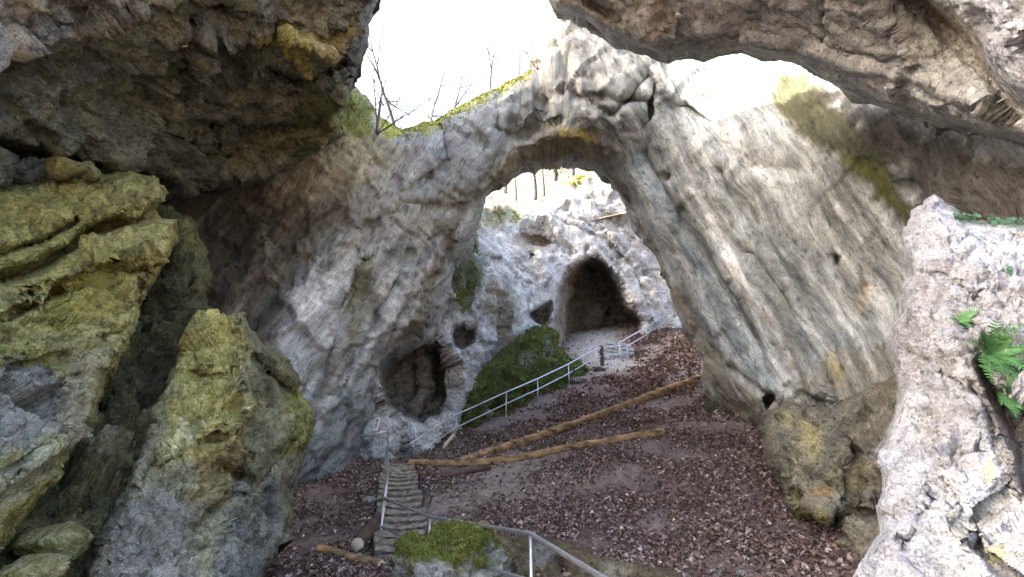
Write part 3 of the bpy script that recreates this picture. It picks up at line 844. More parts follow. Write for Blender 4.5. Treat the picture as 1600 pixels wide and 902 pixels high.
pl = rock('pitted_pillar', [(1462, 304), (1448, 312), (1426, 332), (1410, 366), (1408, 382), (1414, 402), (1423, 432), (1410, 448), (1406, 470), (1409, 490), (1397, 508), (1395, 535), (1396, 560), (1402, 590), (1400, 624), (1394, 660), (1380, 698), (1372, 712), (1381, 745), (1378, 772), (1369, 792), (1373, 830), (1352, 866),
                          (1326, 910), (1310, 1110), (2230, 1110), (2230, 420), (1700, 350), (1600, 352), (1560, 348), (1520, 345), (1500, 332), (1480, 320)],
          [(1462, 306, 3.5), (1410, 380, 3.5), (1400, 520, 3.35), (1400, 620, 3.25), (1375, 740, 3.1), (1330, 900, 2.9), (1500, 400, 3.05), (1480, 560, 2.9), (1470, 700, 2.75), (1440, 850, 2.6), (1560, 700, 2.65), (1600, 400, 2.95), (1560, 345, 3.3), (1600, 600, 2.7), (1600, 850, 2.3), (1500, 345, 3.3), (2200, 500, 1.9), (2200, 1000, 1.6)],
          mat=M_NEAR, edge=(7, 1 / 24.), rim=(16, 0.3), seed=33, skirt=0.8, disp=[('f', 1.2, 0.10), ('c', 2.4, 0.075), ('c', 6, 0.045), ('f', 10, 0.035), ('c', 14, 0.02), ('c', 26, .01)],
          hollows=[([(1520, 560), (1535, 545), (1560, 600), (1640, 640), (1700, 700), (1640, 760), (1600, 770), (1580, 690), (1545, 625)], 0.32, 14), ([(1600, 730), (1590, 770), (1560, 800), (1500, 825), (1515, 790), (1560, 760)], 0.07, 16),
                   ([(1530, 825), (1545, 860), (1600, 902), (1560, 900), (1515, 850)], 0.15, 6), ([(1490, 505), (1520, 500), (1540, 520), (1510, 530)], 0.12, 8)],
          strokes=[([(1470, 580), (1540, 620), (1560, 680)], 4, .05), ([(1520, 600), (1555, 660), (1570, 720)], 5, .06), ([(1440, 430), (1480, 440), (1530, 470)], 4, .05), ([(1462, 320), (1500, 345), (1540, 355), (1600, 380)], 7, .10), ([(1400, 860), (1450, 790), (1480, 760)], 5, .04)],
          base=(0.40, 0.405, 0.42), base2=(0.27, 0.27, 0.28),
          paint=[('p', [(1370, 700), (1480, 720), (1460, 900), (1330, 920)], 40, (0.31, 0.33, 0.38), .7), ('p', [(1470, 310), (1540, 335), (1640, 345), (1640, 372), (1560, 362), (1500, 352)], 10, (0.12, 0.155, 0.10), .85),
                 ('p', [(1520, 560), (1535, 545), (1560, 600), (1640, 640), (1700, 700), (1640, 760), (1600, 770), (1580, 690), (1545, 625)], 10, (0.19, 0.175, 0.16), .85), ('e', (1560, 850, 18, 22, 30), .3, (0.50, 0.48, 0.22), .6), ('e', (1560, 720, 10, 20, 10), .3, (0.45, 0.43, 0.2), .5), ('p', [(1500, 790), (1560, 770), (1590, 730), (1590, 770), (1530, 812), (1490, 822)], 10, (0.2, 0.2, 0.16), .7)])
pl['label'] = 'pale pitted rock pillar with ferns growing from its crack'
pl['category'] = 'rock'

# mossy bank by the slope railing
MB = [(712, 690), (720, 650), (730, 618), (742, 598), (768, 562), (800, 535), (825, 518), (846, 508), (868, 516), (876, 540), (882, 556), (905, 565), (920, 578), (915, 600), (850, 640), (790, 670)]
mb = rock('moss_bank', MB, [(725, 665, 20.3), (790, 645, 22.3), (850, 615, 24.2), (915, 590, 26), (740, 600, 20.6), (770, 560, 22.6), (830, 515, 25.2), (875, 530, 27.8), (850, 570, 25.2), (800, 600, 22.6), (900, 570, 26.9)],
          mat=M_FAR, edge=(10, 1 / 16.), rim=(14, 1.0), seed=37, skirt=1.5, disp=[('f', 0.6, 0.5), ('c', 1.0, 0.6), ('f', 2.5, 0.4)],
          base=(0.12, 0.15, 0.04), base2=(0.08, 0.10, 0.035), paint=[('e', (825, 560, 14, 12, 0), .4, (0.4, 0.4, 0.38), .6), ('e', (855, 545, 8, 14, 0), .4, (0.4, 0.4, 0.38), .6), ('e', (760, 640, 10, 8, 0), .4, (0.35, 0.35, 0.33), .6)])
mb['label'] = 'steep green mossy bank behind the sloping handrail'
mb['category'] = 'moss bank'

# ------------------------------------------------------------------ ground sheet
gxs = np.concatenate([np.array([-240, -160, -100, -60, -40, -28, -20]), np.arange(-14, 15.01, 0.09), np.array([18, 22, 28, 40, 60, 100, 160, 240.])])
gys = np.concatenate([np.array([-240, -160, -100, -60, -36, -20, -10, -5, -2]), np.arange(0, 14, 0.09), np.arange(14, 40, 0.14), np.array([42, 46, 55, 70, 100, 160, 240.])])
gx, gy = np.meshgrid(gxs, gys)
P = np.stack([gx.ravel(), gy.ravel(), np.zeros(gx.size)], 1)
z = gz(P[:, 0], P[:, 1]) + gdetail(P)
nz = fbm(P * 9, 3, 60)
P[:, 2] = z + 0.018 * nz
S0 = ground_at(at1(628, 862, 10.0))
S1 = ground_at(at1(622, 728, 15.4), 0.05)
_d = np.array([S1.x - S0.x, S1.y - S0.y])
_L = np.linalg.norm(_d)
_d /= _L
_t = ((P[:, 0] - S0.x) * _d[0] + (P[:, 1] - S0.y) * _d[1]) / _L
_w = np.abs((P[:, 0] - S0.x) * _d[1] - (P[:, 1] - S0.y) * _d[0])
_in = (1 - sstep(0.45, 0.62, _w)) * sstep(-.06, -.01, _t) * (1 - sstep(1.0, 1.04, _t))
P[:, 2] -= 0.30 * _in
t = sstep(-0.2, 0.3, fbm(P * np.array([.5, .5, 0]), 4, 61))[:, None]
C = np.array((0.105, 0.075, 0.066)) * (1 - t) + np.array((0.155, 0.12, 0.105)) * t
# trodden earth beside the stairs and along the railing
d1 = polyline(P[:, 0], P[:, 1], [tuple(hit(*q)[:2]) for q in ((690, 790), (760, 770), (820, 720))])
d2 = polyline(P[:, 0], P[:, 1], [tuple(hit(*q)[:2]) for q in ((760, 670), (840, 632), (900, 600), (950, 575))])
d3 = polyline(P[:, 0], P[:, 1], [tuple(at(q_[0], q_[1], q_[2])[:2]) for q_ in ((950, 570, 28.6), (925, 552, 30.5), (930, 548, 34))])
dirt = np.maximum(np.maximum(np.exp(-(d1 / 1.1) ** 2), np.exp(-(d2 / 0.9) ** 2)), np.exp(-(d3 / 2.0) ** 2))
pale = np.exp(-(d3 / 1.8) ** 2)[:, None]
C = C * (1 - dirt[:, None]) + np.array((0.20, 0.165, 0.145)) * dirt[:, None]
C = C * (1 - pale) + np.array((0.33, 0.31, 0.28)) * pale
H, W = gx.shape
ix = np.arange(H * W).reshape(H, W)
q = np.stack([ix[:-1, :-1], ix[:-1, 1:], ix[1:, 1:], ix[1:, :-1]], -1).reshape(-1, 4)
obj('ground', mesh('ground', P, q, C), M_SOIL, kind='structure')
def dirtness(x, y):
    a = polyline(x, y, [tuple(hit(*q)[:2]) for q in ((690, 790), (760, 770), (820, 720))])
    b = polyline(x, y, [tuple(hit(*q)[:2]) for q in ((760, 670), (840, 632), (900, 600), (950, 575))])
    c = polyline(x, y, [tuple(at(q_[0], q_[1], q_[2])[:2]) for q_ in ((950, 570, 28.6), (925, 552, 30.5), (930, 548, 36))])
    return np.maximum(np.maximum(np.exp(-(a / 1.0) ** 2), np.exp(-(b / 0.8) ** 2)), 1.15 * np.exp(-(c / 2.6) ** 4))

# plateau on top of the cliff
hx, hy = np.meshgrid(np.linspace(-60, 70, 90), np.linspace(33.5, 130, 80))
hp = np.stack([hx.ravel(), hy.ravel(), np.zeros(hx.size)], 1)
c0 = at(790, 330, 31)
hz = c0[2] - 1.2 + 1.5 * np.clip(hp[:, 1] - 34, 0, 4) + 0.72 * np.clip(hp[:, 1] - 38, 0, 60) + 0.5 * np.clip(hp[:, 0] - 1, -3, 6) * 0.8 + 1.2 * fbm(hp * 0.15, 4, 4) + .5 * fbm(hp * .7, 3, 6)
hp[:, 2] = hz
def hill_z(x, y):
    k = np.argmin((hp[:, 0] - x) ** 2 + (hp[:, 1] - y) ** 2)
    return float(hp[k, 2])
H, W = hx.shape
ix = np.arange(H * W).reshape(H, W)
q = np.stack([ix[:-1, :-1], ix[:-1, 1:], ix[1:, 1:], ix[1:, :-1]], -1).reshape(-1, 4)
t = sstep(-.2, .3, fbm(hp * .3, 4, 8))[:, None]
obj('hill', mesh('hill', hp, q, np.array((0.20, 0.13, 0.11)) * (1 - t) + np.array((0.24, 0.23, 0.12)) * t), M_SOIL, kind='structure')

# unseen hill mass added over the left roof, rim shaped to cut the sun patch
bx, by = np.meshgrid(np.linspace(0, 1, 90), np.linspace(0, 1, 130))
X = -6.6 - bx * 34
Yh = 3.0 + by * 14 
P = np.stack([X.ravel(), Yh.ravel(), np.zeros(X.size)], 1)
topz = 21.9 + 4.6 * sstep(12.8, 13.3, P[:, 1]) - 6.2 * np.exp(-((P[:, 1] - 14.8) / 0.13) ** 2) + 0.9 * fbm(P * 0.9, 4, 19)
edge_ = sstep(0, 0.06, bx.ravel())
P[:, 2] = topz * edge_ + (topz - 4.5) * (1 - edge_)
P[:, 0] -= (1 - edge_) * 2.2
ix = np.arange(X.size).reshape(X.shape)
q = np.stack([ix[:-1, :-1], ix[1:, :-1], ix[1:, 1:], ix[:-1, 1:]], -1).reshape(-1, 4)
obj('sun_blocking_hill', mesh('sun_blocking_hill', P, q, np.tile(np.array((0.16, 0.13, 0.10)), (len(P), 1))), M_SOIL, kind='structure')

# unseen rock flank added on the left to keep sun off pillar and roof
by, bz = np.meshgrid(np.linspace(1.0, 4.2, 24), np.linspace(-1, 17, 50))
P = np.stack([-6.0 - 0.10 * by.ravel() + 0.03 * np.maximum(bz.ravel(), 0) ** 1.3, by.ravel(), bz.ravel()], 1)
P[:, 0] += 1.0 * fbm(P * .4, 4, 5) + .3 * facet(P * .8, 5)
ix = np.arange(by.size).reshape(by.shape)
q = np.stack([ix[:-1, :-1], ix[1:, :-1], ix[1:, 1:], ix[:-1, 1:]], -1).reshape(-1, 4)
obj('sun_blocking_flank', mesh('sun_blocking_flank', P, q, np.tile(np.array((0.26, 0.24, 0.2)), (len(P), 1))), M_ROUGH, kind='structure')
rl = rock('rough_ledge', [(742, 870), (752, 846), (772, 836), (800, 842), (850, 838), (884, 850), (930, 868), (1000, 880), (1070, 893), (1090, 1000), (735, 1000)],
          [(750, 870, 8.1), (800, 850, 8.2), (860, 860, 8.0), (930, 880, 7.7), (1060, 900, 7.5), (800, 960, 7.3), (1000, 980, 6.8)],
          mat=M_ROUGH, edge=(7, 1 / 16.), rim=(14, 0.7), seed=51, skirt=.8, disp=[('f', .8, .12), ('c', 1.6, .16), ('c', 4, .08), ('f', 7, .04)],
          base=(0.17, 0.13, 0.075), base2=(0.11, 0.09, 0.06), paint=[('e', (850, 866, 22, 20, 0), .4, (0.30, 0.29, 0.27), .8), ('e', (960, 890, 30, 12, 0), .4, (0.32, 0.29, 0.22), .7)])
rl['label'] = 'low rough brown rock ledge at the foot of the leaf slope'
rl['category'] = 'rock'

# ------------------------------------------------------------------ builders for small things
def tube(pts, rad, sides=8, cap=True, rough=0.0, seed=0):
    """tapered tube along pts; returns V, faces (list of lists)"""
    pts = [Vector(p) for p in pts]
    n = len(pts)
    rad = list(rad) if hasattr(rad, '__len__') else [rad] * n
    V, Fq, Ft = [], [], []
    up = Vector((0, 0, 1))
    for i, p in enumerate(pts):
        d = (pts[min(i + 1, n - 1)] - pts[max(i - 1, 0)]).normalized()
        a = d.cross(up)
        if a.length < 1e-3:
            a = d.cross(Vector((1, 0, 0)))
        a.normalize()
        b = a.cross(d).normalized()
        for k in range(sides):
            t = 2 * math.pi * k / sides
            r = rad[i] * (1 + rough * (0.7 * math.sin(3 * t + seed + .6 * math.sin(i * .5 + seed)) + 0.5 * math.sin(5 * t + seed * 2 + .4 * math.sin(i * .9))) + (rough * random.uniform(-.35, .35) if rough else 0))
            V.append(p + (a * math.cos(t) + b * math.sin(t)) * r)
    for i in range(n - 1):
        for k in range(sides):
            j = (k + 1) % sides
            Fq.append((i * sides + k, i * sides + j, (i + 1) * sides + j, (i + 1) * sides + k))
    if cap:
        for base, rev in ((0, True), ((n - 1) * sides, False)):
            c = len(V)
            V.append(pts[0] if rev else pts[-1])
            for k in range(sides):
                j = (k + 1) % sides
                Ft.append((c, base + j, base + k) if rev else (c, base + k, base + j))
    return V, Fq, Ft

class MB:
    def __init__(s):
        s.V, s.Q, s.T = [], [], []
    def add(s, V, Q, T=()):
        o = len(s.V)
        s.V += [tuple(v) for v in V]
        s.Q += [tuple(i + o for i in f) for f in Q]
        s.T += [tuple(i + o for i in f) for f in T]
        return s
    def tube(s, *a, **k):
        return s.add(*tube(*a, **k))
    def build(s, name, mat, parent=None, smooth=True, origin=None, **kw):
        V = np.array(s.V, float)
        if origin is not None:
            V = V - np.array(origin)
        fs = []
        if s.Q:
            fs.append(np.array(s.Q))
        if s.T:
            fs.append(np.array(s.T))
        return obj(name, mesh(name, V, fs, smooth=smooth), mat, parent, **kw)

def smooth_path(pts, per=6):
    pts = [Vector(p) for p in pts]
    out = []
    for i in range(len(pts) - 1):
        p0, p1, p2, p3 = pts[max(i - 1, 0)], pts[i], pts[i + 1], pts[min(i + 2, len(pts) - 1)]
        for k in range(per):
            t = k / per
            out.append(0.5 * (2 * p1 + (p2 - p0) * t + (2 * p0 - 5 * p1 + 4 * p2 - p3) * t * t + (3 * p1 - p0 - 3 * p2 + p3) * t ** 3))
    out.append(pts[-1])
    return out

# ------------------------------------------------------------------ stone stairs
s0, s1 = at1(628, 862, 10.0), at1(622, 728, 15.4)
s0 = ground_at(s0)
s1 = ground_at(s1, 0.05)
NST = 17
stairs = empty('stone_staircase', s0, 'worn stone steps climbing towards the small dark cave', 'stairs')
dirv = (s1 - s0)
hor = Vector((dirv.x, dirv.y, 0)).normalized()
side = Vector((hor.y, -hor.x, 0))
for k in range(NST):
    t = k / (NST - 1)
    c = s0.lerp(s1, t)
    c.z = float(gz(c.x, c.y)) + 0.05
    c += side * random.uniform(-.04, .04)
    wv_, dp, hh = 1.02 - 0.10 * t + random.uniform(-.09, .09), dirv.length / NST * 1.25, 0.26
    nx, ny = 9, 4
    V, Q = [], []
    # a rounded slab: top grid and a front face that bulges
    prof = [(0.03, -hh), (0.0, -0.10), (-0.05, -0.05), (-0.015, -0.008), (0.05, 0.0), (dp * 0.6, 0.005), (dp, 0.0), (dp, -hh)]
    for a in range(nx):
        u = a / (nx - 1) - 0.5
        for (q1, q2) in prof:
            w1 = random.uniform(-.022, .022)
            w2 = random.uniform(-.02, .02)
            V.append(c - s0 + side * (u * wv_ + (w1 if 0 < a < nx - 1 else 0)) + hor * (q1 + w1) + Vector((0, 0, q2 + w2 - 0.03 * math.cos(u * 5) * (q2 > -0.1) + 0.02)))
    m_ = len(prof)
    for a in range(nx - 1):
        for b in range(m_ - 1):
            Q.append((a * m_ + b, a * m_ + b + 1, (a + 1) * m_ + b + 1, (a + 1) * m_ + b))
    mbd = MB()
    mbd.add(V, Q)
    e0 = list(range(m_))
    e1 = [(nx - 1) * m_ + b for b in range(m_)]
    for e in (e0, e1):
        for b in range(1, m_ - 1):
            mbd.T.append((e[0], e[b], e[b + 1]))
    mbd.build('step', M_STEP, stairs, smooth=False)

# ------------------------------------------------------------------ handrails
def post(parent, top, foot, r=0.022):
    mb_ = MB()
    mb_.tube([foot - Vector((0, 0, .15)), top], r, 8)
    po = mb_.build('post', M_STEEL, parent, origin=parent.location)
    pt = MB()
    pt.tube([foot + Vector((0, 0, -.02)), foot + Vector((0, 0, .018))], r * 2.6, 10)
    pt.build('base_plate', M_STEEL, po, origin=parent.location)
def surf_at(o, px, py, lift=0.0):
    """the point of a rock that a pixel looks at, lifted a little off its face"""
    me = o.data
    co = np.zeros(len(me.vertices) * 3, np.float32)
    me.vertices.foreach_get('co', co)
    co = co.reshape(-1, 3).astype(float)
    x, y = proj(co)
    k = np.argmin((x - px) ** 2 + (y - py) ** 2 + 0.01 * (co ** 2).sum(1))
    p = Vector(co[k].tolist())
    return p + (Vector((0, 0, CAMZ)) - p).normalized() * lift
def proj(co):
    v = co - np.array([0, 0, CAMZ])
    zc = v[:, 1] * CP + v[:, 2] * SP
    zc = np.where(zc > .05, zc, 1e9)
    return PX0 + F * v[:, 0] / zc, PY0 - F * (v[:, 2] * CP - v[:, 1] * SP) / zc
def railing(name, label, tops, r=0.024, low=0.48, posts=True, group='handrails of galvanised tube', feet=None, lowrail=True):
    base = ground_at(tops[0])
    e = empty(name, base, label, 'handrail', group)
    m1 = MB()
    m1.tube([Vector(p) for p in tops], r, 10)
    m1.build('top_rail', M_STEEL, e, origin=base)
    if lowrail:
        m2 = MB()
        m2.tube([Vector(p) - Vector((0, 0, low)) for p in tops], r * 0.8, 8)
        m2.build('lower_rail', M_STEEL, e, origin=base)
    return e
# near rail round the landing
n0, n1, n2, n3 = at1(600, 779, 10.0), at1(672, 808, 8.6), at1(829, 834, 6.3), at1(945, 905, 4.35)
n4 = Vector((1.35, 2.2, n3.z))
near = railing('handrail', 'steel handrail bending round the landing in front of mossy boulder', [n0, n1, n2, n3, n4], 0.026)
for p in (n0, n1, n2, n3 + (n4 - n3) * 0.35):
    post(near, p, ground_at(p))
# stair rail
a0 = n0 + Vector((0, .03, 0.03))
a1, a2 = at1(606, 744, 12.0), at1(606, 674, 15.3)
sr = railing('handrail', 'steel handrail up the left side of the stone steps', [a0, a1, a2], 0.024)
for p in (a1, a2):
    post(sr, p, ground_at(p))
wr_e = at1(562, 684, 15.3)
m1 = MB()
m1.tube([a2, wr_e], 0.024, 8)
m1.build('wall_rail', M_STEEL, sr, origin=sr.location)
# slope rail
ST = [(640, 694, 16.8), (713, 648, 19.5), (791, 613, 21.5), (840, 592, 23), (888, 569, 25), (931, 545, 27.5), (968, 540, 29), (980, 540, 29.3)]
tops = [at1(*p) for p in ST]
sl_ = railing('handrail', 'long steel handrail rising beside the mossy bank', tops, 0.03, 0.5)
for p in [at1(646, 690, 17.0)] + tops[1:]:
    post(sl_, p, ground_at(p), 0.028)
UT = [(967, 536, 29), (1009, 512, 32), (1043, 489, 34.5), (1062, 486, 35.5)]
tops = [at1(*p) for p in UT]
ur = railing('handrail', 'upper steel handrail in front of the big cave mouth', tops, 0.032, 0.5)
for p in tops:
    post(ur, p, ground_at(p), 0.03)

# ------------------------------------------------------------------ logs
def log(name, label, pix, r, mat, group='logs lying on the leaf slope', ends=None, lift=0.5, rough=0.12, cat='log'):
    pts = []
    for q in pix:
        h = hit(q[0], q[1])
        pts.append(ground_at(h, r[0] * lift))
    path = smooth_path(pts, 8)
    n = len(path)
    rr_ = [r[0] + (r[1] - r[0]) * i / (n - 1) for i in range(n)]
    for i in range(1, n - 1):
        path[i] += Vector((0, 0, random.uniform(-.012, .012)))
    base = pts[0]
    e = empty(name, base, label, cat, group)
    mm_ = MB()
    rr_ = [r_ * random.uniform(.9, 1.1) for r_ in rr_]
    mm_.tube(path, rr_, 14, cap=False, rough=rough, seed=random.random() * 9)
    for _ in range(int((path[-1] - path[0]).length * 1.2)):          # knots and branch stubs
        i = random.randrange(2, n - 2) if n > 5 else 1
        a_ = random.uniform(-.4, 3.5)
        dl = (path[i + 1] - path[i - 1]).normalized()
        sv = dl.cross(Vector((0, 0, 1))).normalized()
        dn = sv * math.cos(a_) + Vector((0, 0, 1)) * math.sin(a_)
        mm_.tube([path[i] + dn * rr_[i] * .6, path[i] + dn * (rr_[i] + random.uniform(.02, .07)) + dl * .02], [rr_[i] * .32, rr_[i] * .2], 6)
    mm_.build('trunk', mat, e, origin=base)
    for p, q, r_ in ((path[0], path[1], rr_[0]), (path[-1], path[-2], rr_[-1])):
        d = (q - p).normalized()
        c = MB()
        c.tube([p + d * 0.02, p - d * 0.004], [r_ * 0.97, r_ * 0.93], 12)
        c.build('cut_end', ends or M_CUT, e, origin=base)
    return e
log('log', 'upper long yellow-brown log lying across the leaf slope', [(716, 730), (800, 701), (900, 667), (1000, 630), (1096, 594)], (0.13, 0.16), M_LOG, ends=M_LOG, lift=.9)
log('log', 'lower bent log reaching from the step top across the slope', [(640, 728), (720, 730), (800, 722), (880, 706), (960, 692), (1038, 679)], (0.10, 0.13), M_LOG, ends=M_LOG, lift=.8)
log('log', 'short dark log half buried below the bent log', [(690, 748), (730, 741), (765, 733)], (0.09, 0.10), M_DLOG, ends=M_DLOG)
log('log', 'thin ochre log on the leaves beside the mossy boulder', [(498, 860), (540, 874), (596, 888)], (0.075, 0.09), M_LOG)
log('log', 'dark round log with pale sawn end below the steps', [(557, 866), (575, 843), (592, 818)], (0.13, 0.12), M_DLOG, lift=.9)
log('beam', 'short squared pale beam by the foot of the slope handrail', [(694, 702), (703, 690), (711, 681)], (0.07, 0.07), M_CUT, group='', lift=1.2, rough=.02, cat='beam')
log('branch', 'broken grey branch stub on the slope above the upper log', [(944, 668), (951, 659), (959, 648)], (0.05, 0.035), M_DLOG, group='', cat='branch', lift=1.5)
log('branch', 'thin dead branch lying below the bent log', [(858, 733), (880, 722), (905, 712)], (0.03, 0.02), M_DLOG, group='', cat='branch', lift=1.2)
log('branch', 'mossy rotten branch on the purple leaves near the far handrail', [(1020, 582), (1032, 574), (1046, 566)], (0.08, 0.05), M_DLOG, group='', cat='branch', lift=1.2)
# wooden post beside the masonry
wp = ground_at(at1(941, 572, 27.9))
w_ = MB()
w_.tube([wp - Vector((0, 0, .2)), wp + Vector((0.02, 0, .6)), wp + Vector((0.03, 0, 1.15))], [0.13, 0.12, 0.11], 9, rough=.15)
w_.build('wooden_post', M_DLOG, smooth=False, origin=wp, loc=wp, label='weathered wooden post before the small block wall', cat='post')

# low block wall by the far platform
bw0, bw1 = ground_at(at1(941, 572, 29.2)), ground_at(at1(982, 566, 30.2))
wall = empty('block_wall', bw0, 'low wall of squared pale blocks below the cave mouth', 'wall')
bm_ = []
dv = (bw1 - bw0)
dv.z = 0
L_ = dv.length
dh = dv.normalized()
pr = Vector((dh.y, -dh.x, 0))
zb = min(bw0.z, bw1.z) - 0.1
def block(l, h, d):
    b = 0.03
    V, Q = [], []
    for z, k in ((0, b), (b, 0), (h - b, 0), (h, b)):
        for x, y in ((k, k), (l - k, k), (l - k, d - k), (k, d - k)):
            V.append((x + random.uniform(-.015, .015), y + random.uniform(-.02, .02), z))
    for r in range(3):
        for k in range(4):
            j = (k + 1) % 4
            Q.append((r * 4 + k, r * 4 + j, r * 4 + 4 + j, r * 4 + 4 + k))
    Q += [(3, 2, 1, 0), (12, 13, 14, 15)]
    return V, Q
M_BLOCK = plain_mat('block_stone', (0.40, 0.39, 0.36), 0.9, 0, 0.3, 4.0, 0.7, 0.02)
for row in range(5):
    x = -0.2 * (row % 2)
    while x < L_:
        l = random.uniform(.3, .5)
        V, Q = block(l - .025, .215, .35)
        R_ = Matrix((dh, pr, Vector((0, 0, 1)))).transposed()
        V = [R_ @ Vector(v) + dh * x + Vector((0, 0, zb + row * .24)) - Vector((0, 0, bw0.z)) for v in V]
        m1 = MB()
        m1.add(V, Q)
        m1.build('block', M_BLOCK, wall, smooth=False)
        x += l

# ------------------------------------------------------------------ boulders and stones
def ball(nu=48, nv=32):
    u = np.linspace(0, 2 * np.pi, nu, endpoint=False)
    v = np.linspace(0, np.pi, nv)
    uu, vv = np.meshgrid(u, v)
    V = np.stack([np.sin(vv) * np.cos(uu), np.sin(vv) * np.sin(uu), np.cos(vv)], -1).reshape(-1, 3)
    q = []
    for a in range(nv - 1):
        for b in range(nu):
            c = (b + 1) % nu
            q.append((a * nu + b, (a + 1) * nu + b, (a + 1) * nu + c, a * nu + c))
    return V, np.array(q)
def stone(name, loc, size, label, col, col2=None, seed=0, res=(40, 26), cuts=9, rough=0.10, mat=None, cat='stone', group=None, rotz=0, moss=None):
    V, q = ball(*res)
    r_ = np.random.default_rng(seed + 100)
    d = np.ones(len(V)) * 1.0
    for k in range(cuts):                     # cut planes give it broken faces
        nrm = r_.normal(size=3)
        nrm /= np.linalg.norm(nrm)
        h = r_.uniform(.55, .85)
        dt = V @ nrm
        d = np.minimum(d, np.where(dt > 0.05, h / np.maximum(dt, .05), 9))
    d *= 1 + rough * fbm(V * 2.2 + seed, 4, seed) + rough * .35 * facet(V * 5 + seed, seed)
    P = V * d[:, None] * np.array(size)
    t = sstep(-.2, .25, fbm(V * 2.5, 4, seed + 3))[:, None]
    C = np.array(col) * (1 - t) + np.array(col2 or col) * t
    mm_ = None
    if moss is not None:
        up = V[:, 2] * 0.7 + 0.7 * fbm(V * 3.0, 4, seed + 8) + moss
        mm_ = sstep(-.05, .25, up)
        C = C * (1 - mm_[:, None]) + np.array((0.13, 0.145, 0.03)) * mm_[:, None]
        P = P + V * (mm_ * 0.05 * (1 + fbm(V * 9, 3, 3)))[:, None] * np.array(size).mean()
    o = obj(name, mesh(name, P, q, C), mat or M_ROUGH, None, label, cat, group, None, loc)
    o.rotation_euler.z = rotz
    return o, P, q, mm_

def tufts(parent, P, q, w_, n, size, cols, name='moss', seed=1):
    """short mossy blades standing on a surface, one child mesh"""
    r_ = np.random.default_rng(seed)
    a, b, c = P[q[:, 0]], P[q[:, 1]], P[q[:, 2]]
    nr = np.cross(b - a, c - a)
    ar = np.linalg.norm(nr, axis=1)
    pw = ar * w_[q].mean(1)
    f = r_.choice(len(q), n, p=pw / pw.sum())
    i, j = r_.random(n), r_.random(n)
    d4 = P[q[f, 3]]
    p = (a[f] * (1 - i)[:, None] + b[f] * i[:, None]) * (1 - j)[:, None] + (d4 * (1 - i)[:, None] + c[f] * i[:, None]) * j[:, None]
    nn = nr[f] / (ar[f][:, None] + 1e-9)
    out = (nn * (p - P.mean(0))).sum(1) < 0
    nn[out] *= -1
    tip = nn * 0.8 + r_.normal(size=(n, 3)) * 0.55
    tip /= np.linalg.norm(tip, axis=1)[:, None]
    sd = np.cross(tip, r_.normal(size=(n, 3)))
    sd /= np.linalg.norm(sd, axis=1)[:, None] + 1e-9
    s_ = size * r_.uniform(.5, 1.4, n)[:, None]
    V = np.concatenate([p - sd * s_ * .35 - nn * s_ * .2, p + sd * s_ * .35 - nn * s_ * .2, p + tip * s_])
    T = np.stack([np.arange(n), np.arange(n) + n, np.arange(n) + 2 * n], 1)
    cl = np.array(cols)[r_.integers(0, len(cols), n)] * r_.uniform(.7, 1.3, (n, 1))
    return obj(name, mesh(name, V, T, np.concatenate([cl, cl, cl]), smooth=False), M_MOSS, parent, kind='stuff')

GREENS = [(0.085, 0.115, 0.018), (0.12, 0.145, 0.025), (0.05, 0.075, 0.015), (0.16, 0.16, 0.03), (0.10, 0.09, 0.03)]
def stone_at(px, py, Y):
    return at1(px, py, Y)
g = ground_at(at1(690, 890, 7.2))
o, P, q, mm_ = stone('mossy_boulder', Vector((g.x, g.y, 0.32)), (0.92, 0.72, 0.70), 'moss-covered boulder standing in front of the steel handrail', (0.26, 0.25, 0.21), (0.36, 0.35, 0.31), 3, (150, 90), 14, 0.34, cat='boulder', moss=-0.22)
tufts(o, P, q, mm_ ** 2, 15000, 0.024, [(c[0] * 1.5, c[1] * 1.5, c[2] * 1.4) for c in GREENS], seed=4)

g = ground_at(at1(775, 905, 6.5))
stone('rough_stone', Vector((g.x, g.y, g.z + .12)), (.16, .14, .26), 'small jagged grey stone against the mossy boulder', (0.34, 0.34, 0.35), (0.25, 0.25, 0.25), 24, (46, 30), 10, .14, rotz=.4)
for k, (px, py, sz, lab, col) in enumerate([
        (576, 787, (.22, .18, .12), 'light grey flat stone on the leaves left of the steps', (0.40, 0.38, 0.36)),
        (757, 832, (.20, .16, .16), 'ochre stone poking up behind the mossy boulder', (0.40, 0.30, 0.13)),
        (1108, 644, (.25, .2, .3), 'dark mossy stump-like stone at the right end of the slope', (0.10, 0.10, 0.07)),
        (890, 738, (.11, .09, .06), 'small pale stone lying below the bent log', (0.42, 0.36, 0.28)),
        (757, 721, (.08, .07, .05), 'tiny pale stone beside the lower log', (0.4, 0.38, 0.36)),
        (645, 712, (.40, .3, .22), 'grey rock at the top of the steps under the cave lip', (0.22, 0.23, 0.23)),
        (905, 598, (.5, .35, .28), 'grey stone at the lower edge of the mossy bank', (0.25, 0.25, 0.22)),
        (935, 580, (.35, .3, .2), 'dark stone at the foot of the wooden post', (0.15, 0.14, 0.12)),
        (1160, 900, (.09, .08, .05), 'small light pebble on the bare earth of the path', (0.42, 0.40, 0.38))]):
    h = ground_at(hit(px, py))
    stone('loose_stone', Vector((h.x, h.y, h.z + sz[2] * .3)), sz, lab, col, tuple(c * .75 for c in col), 50 + k, (26, 18), 9, .12)
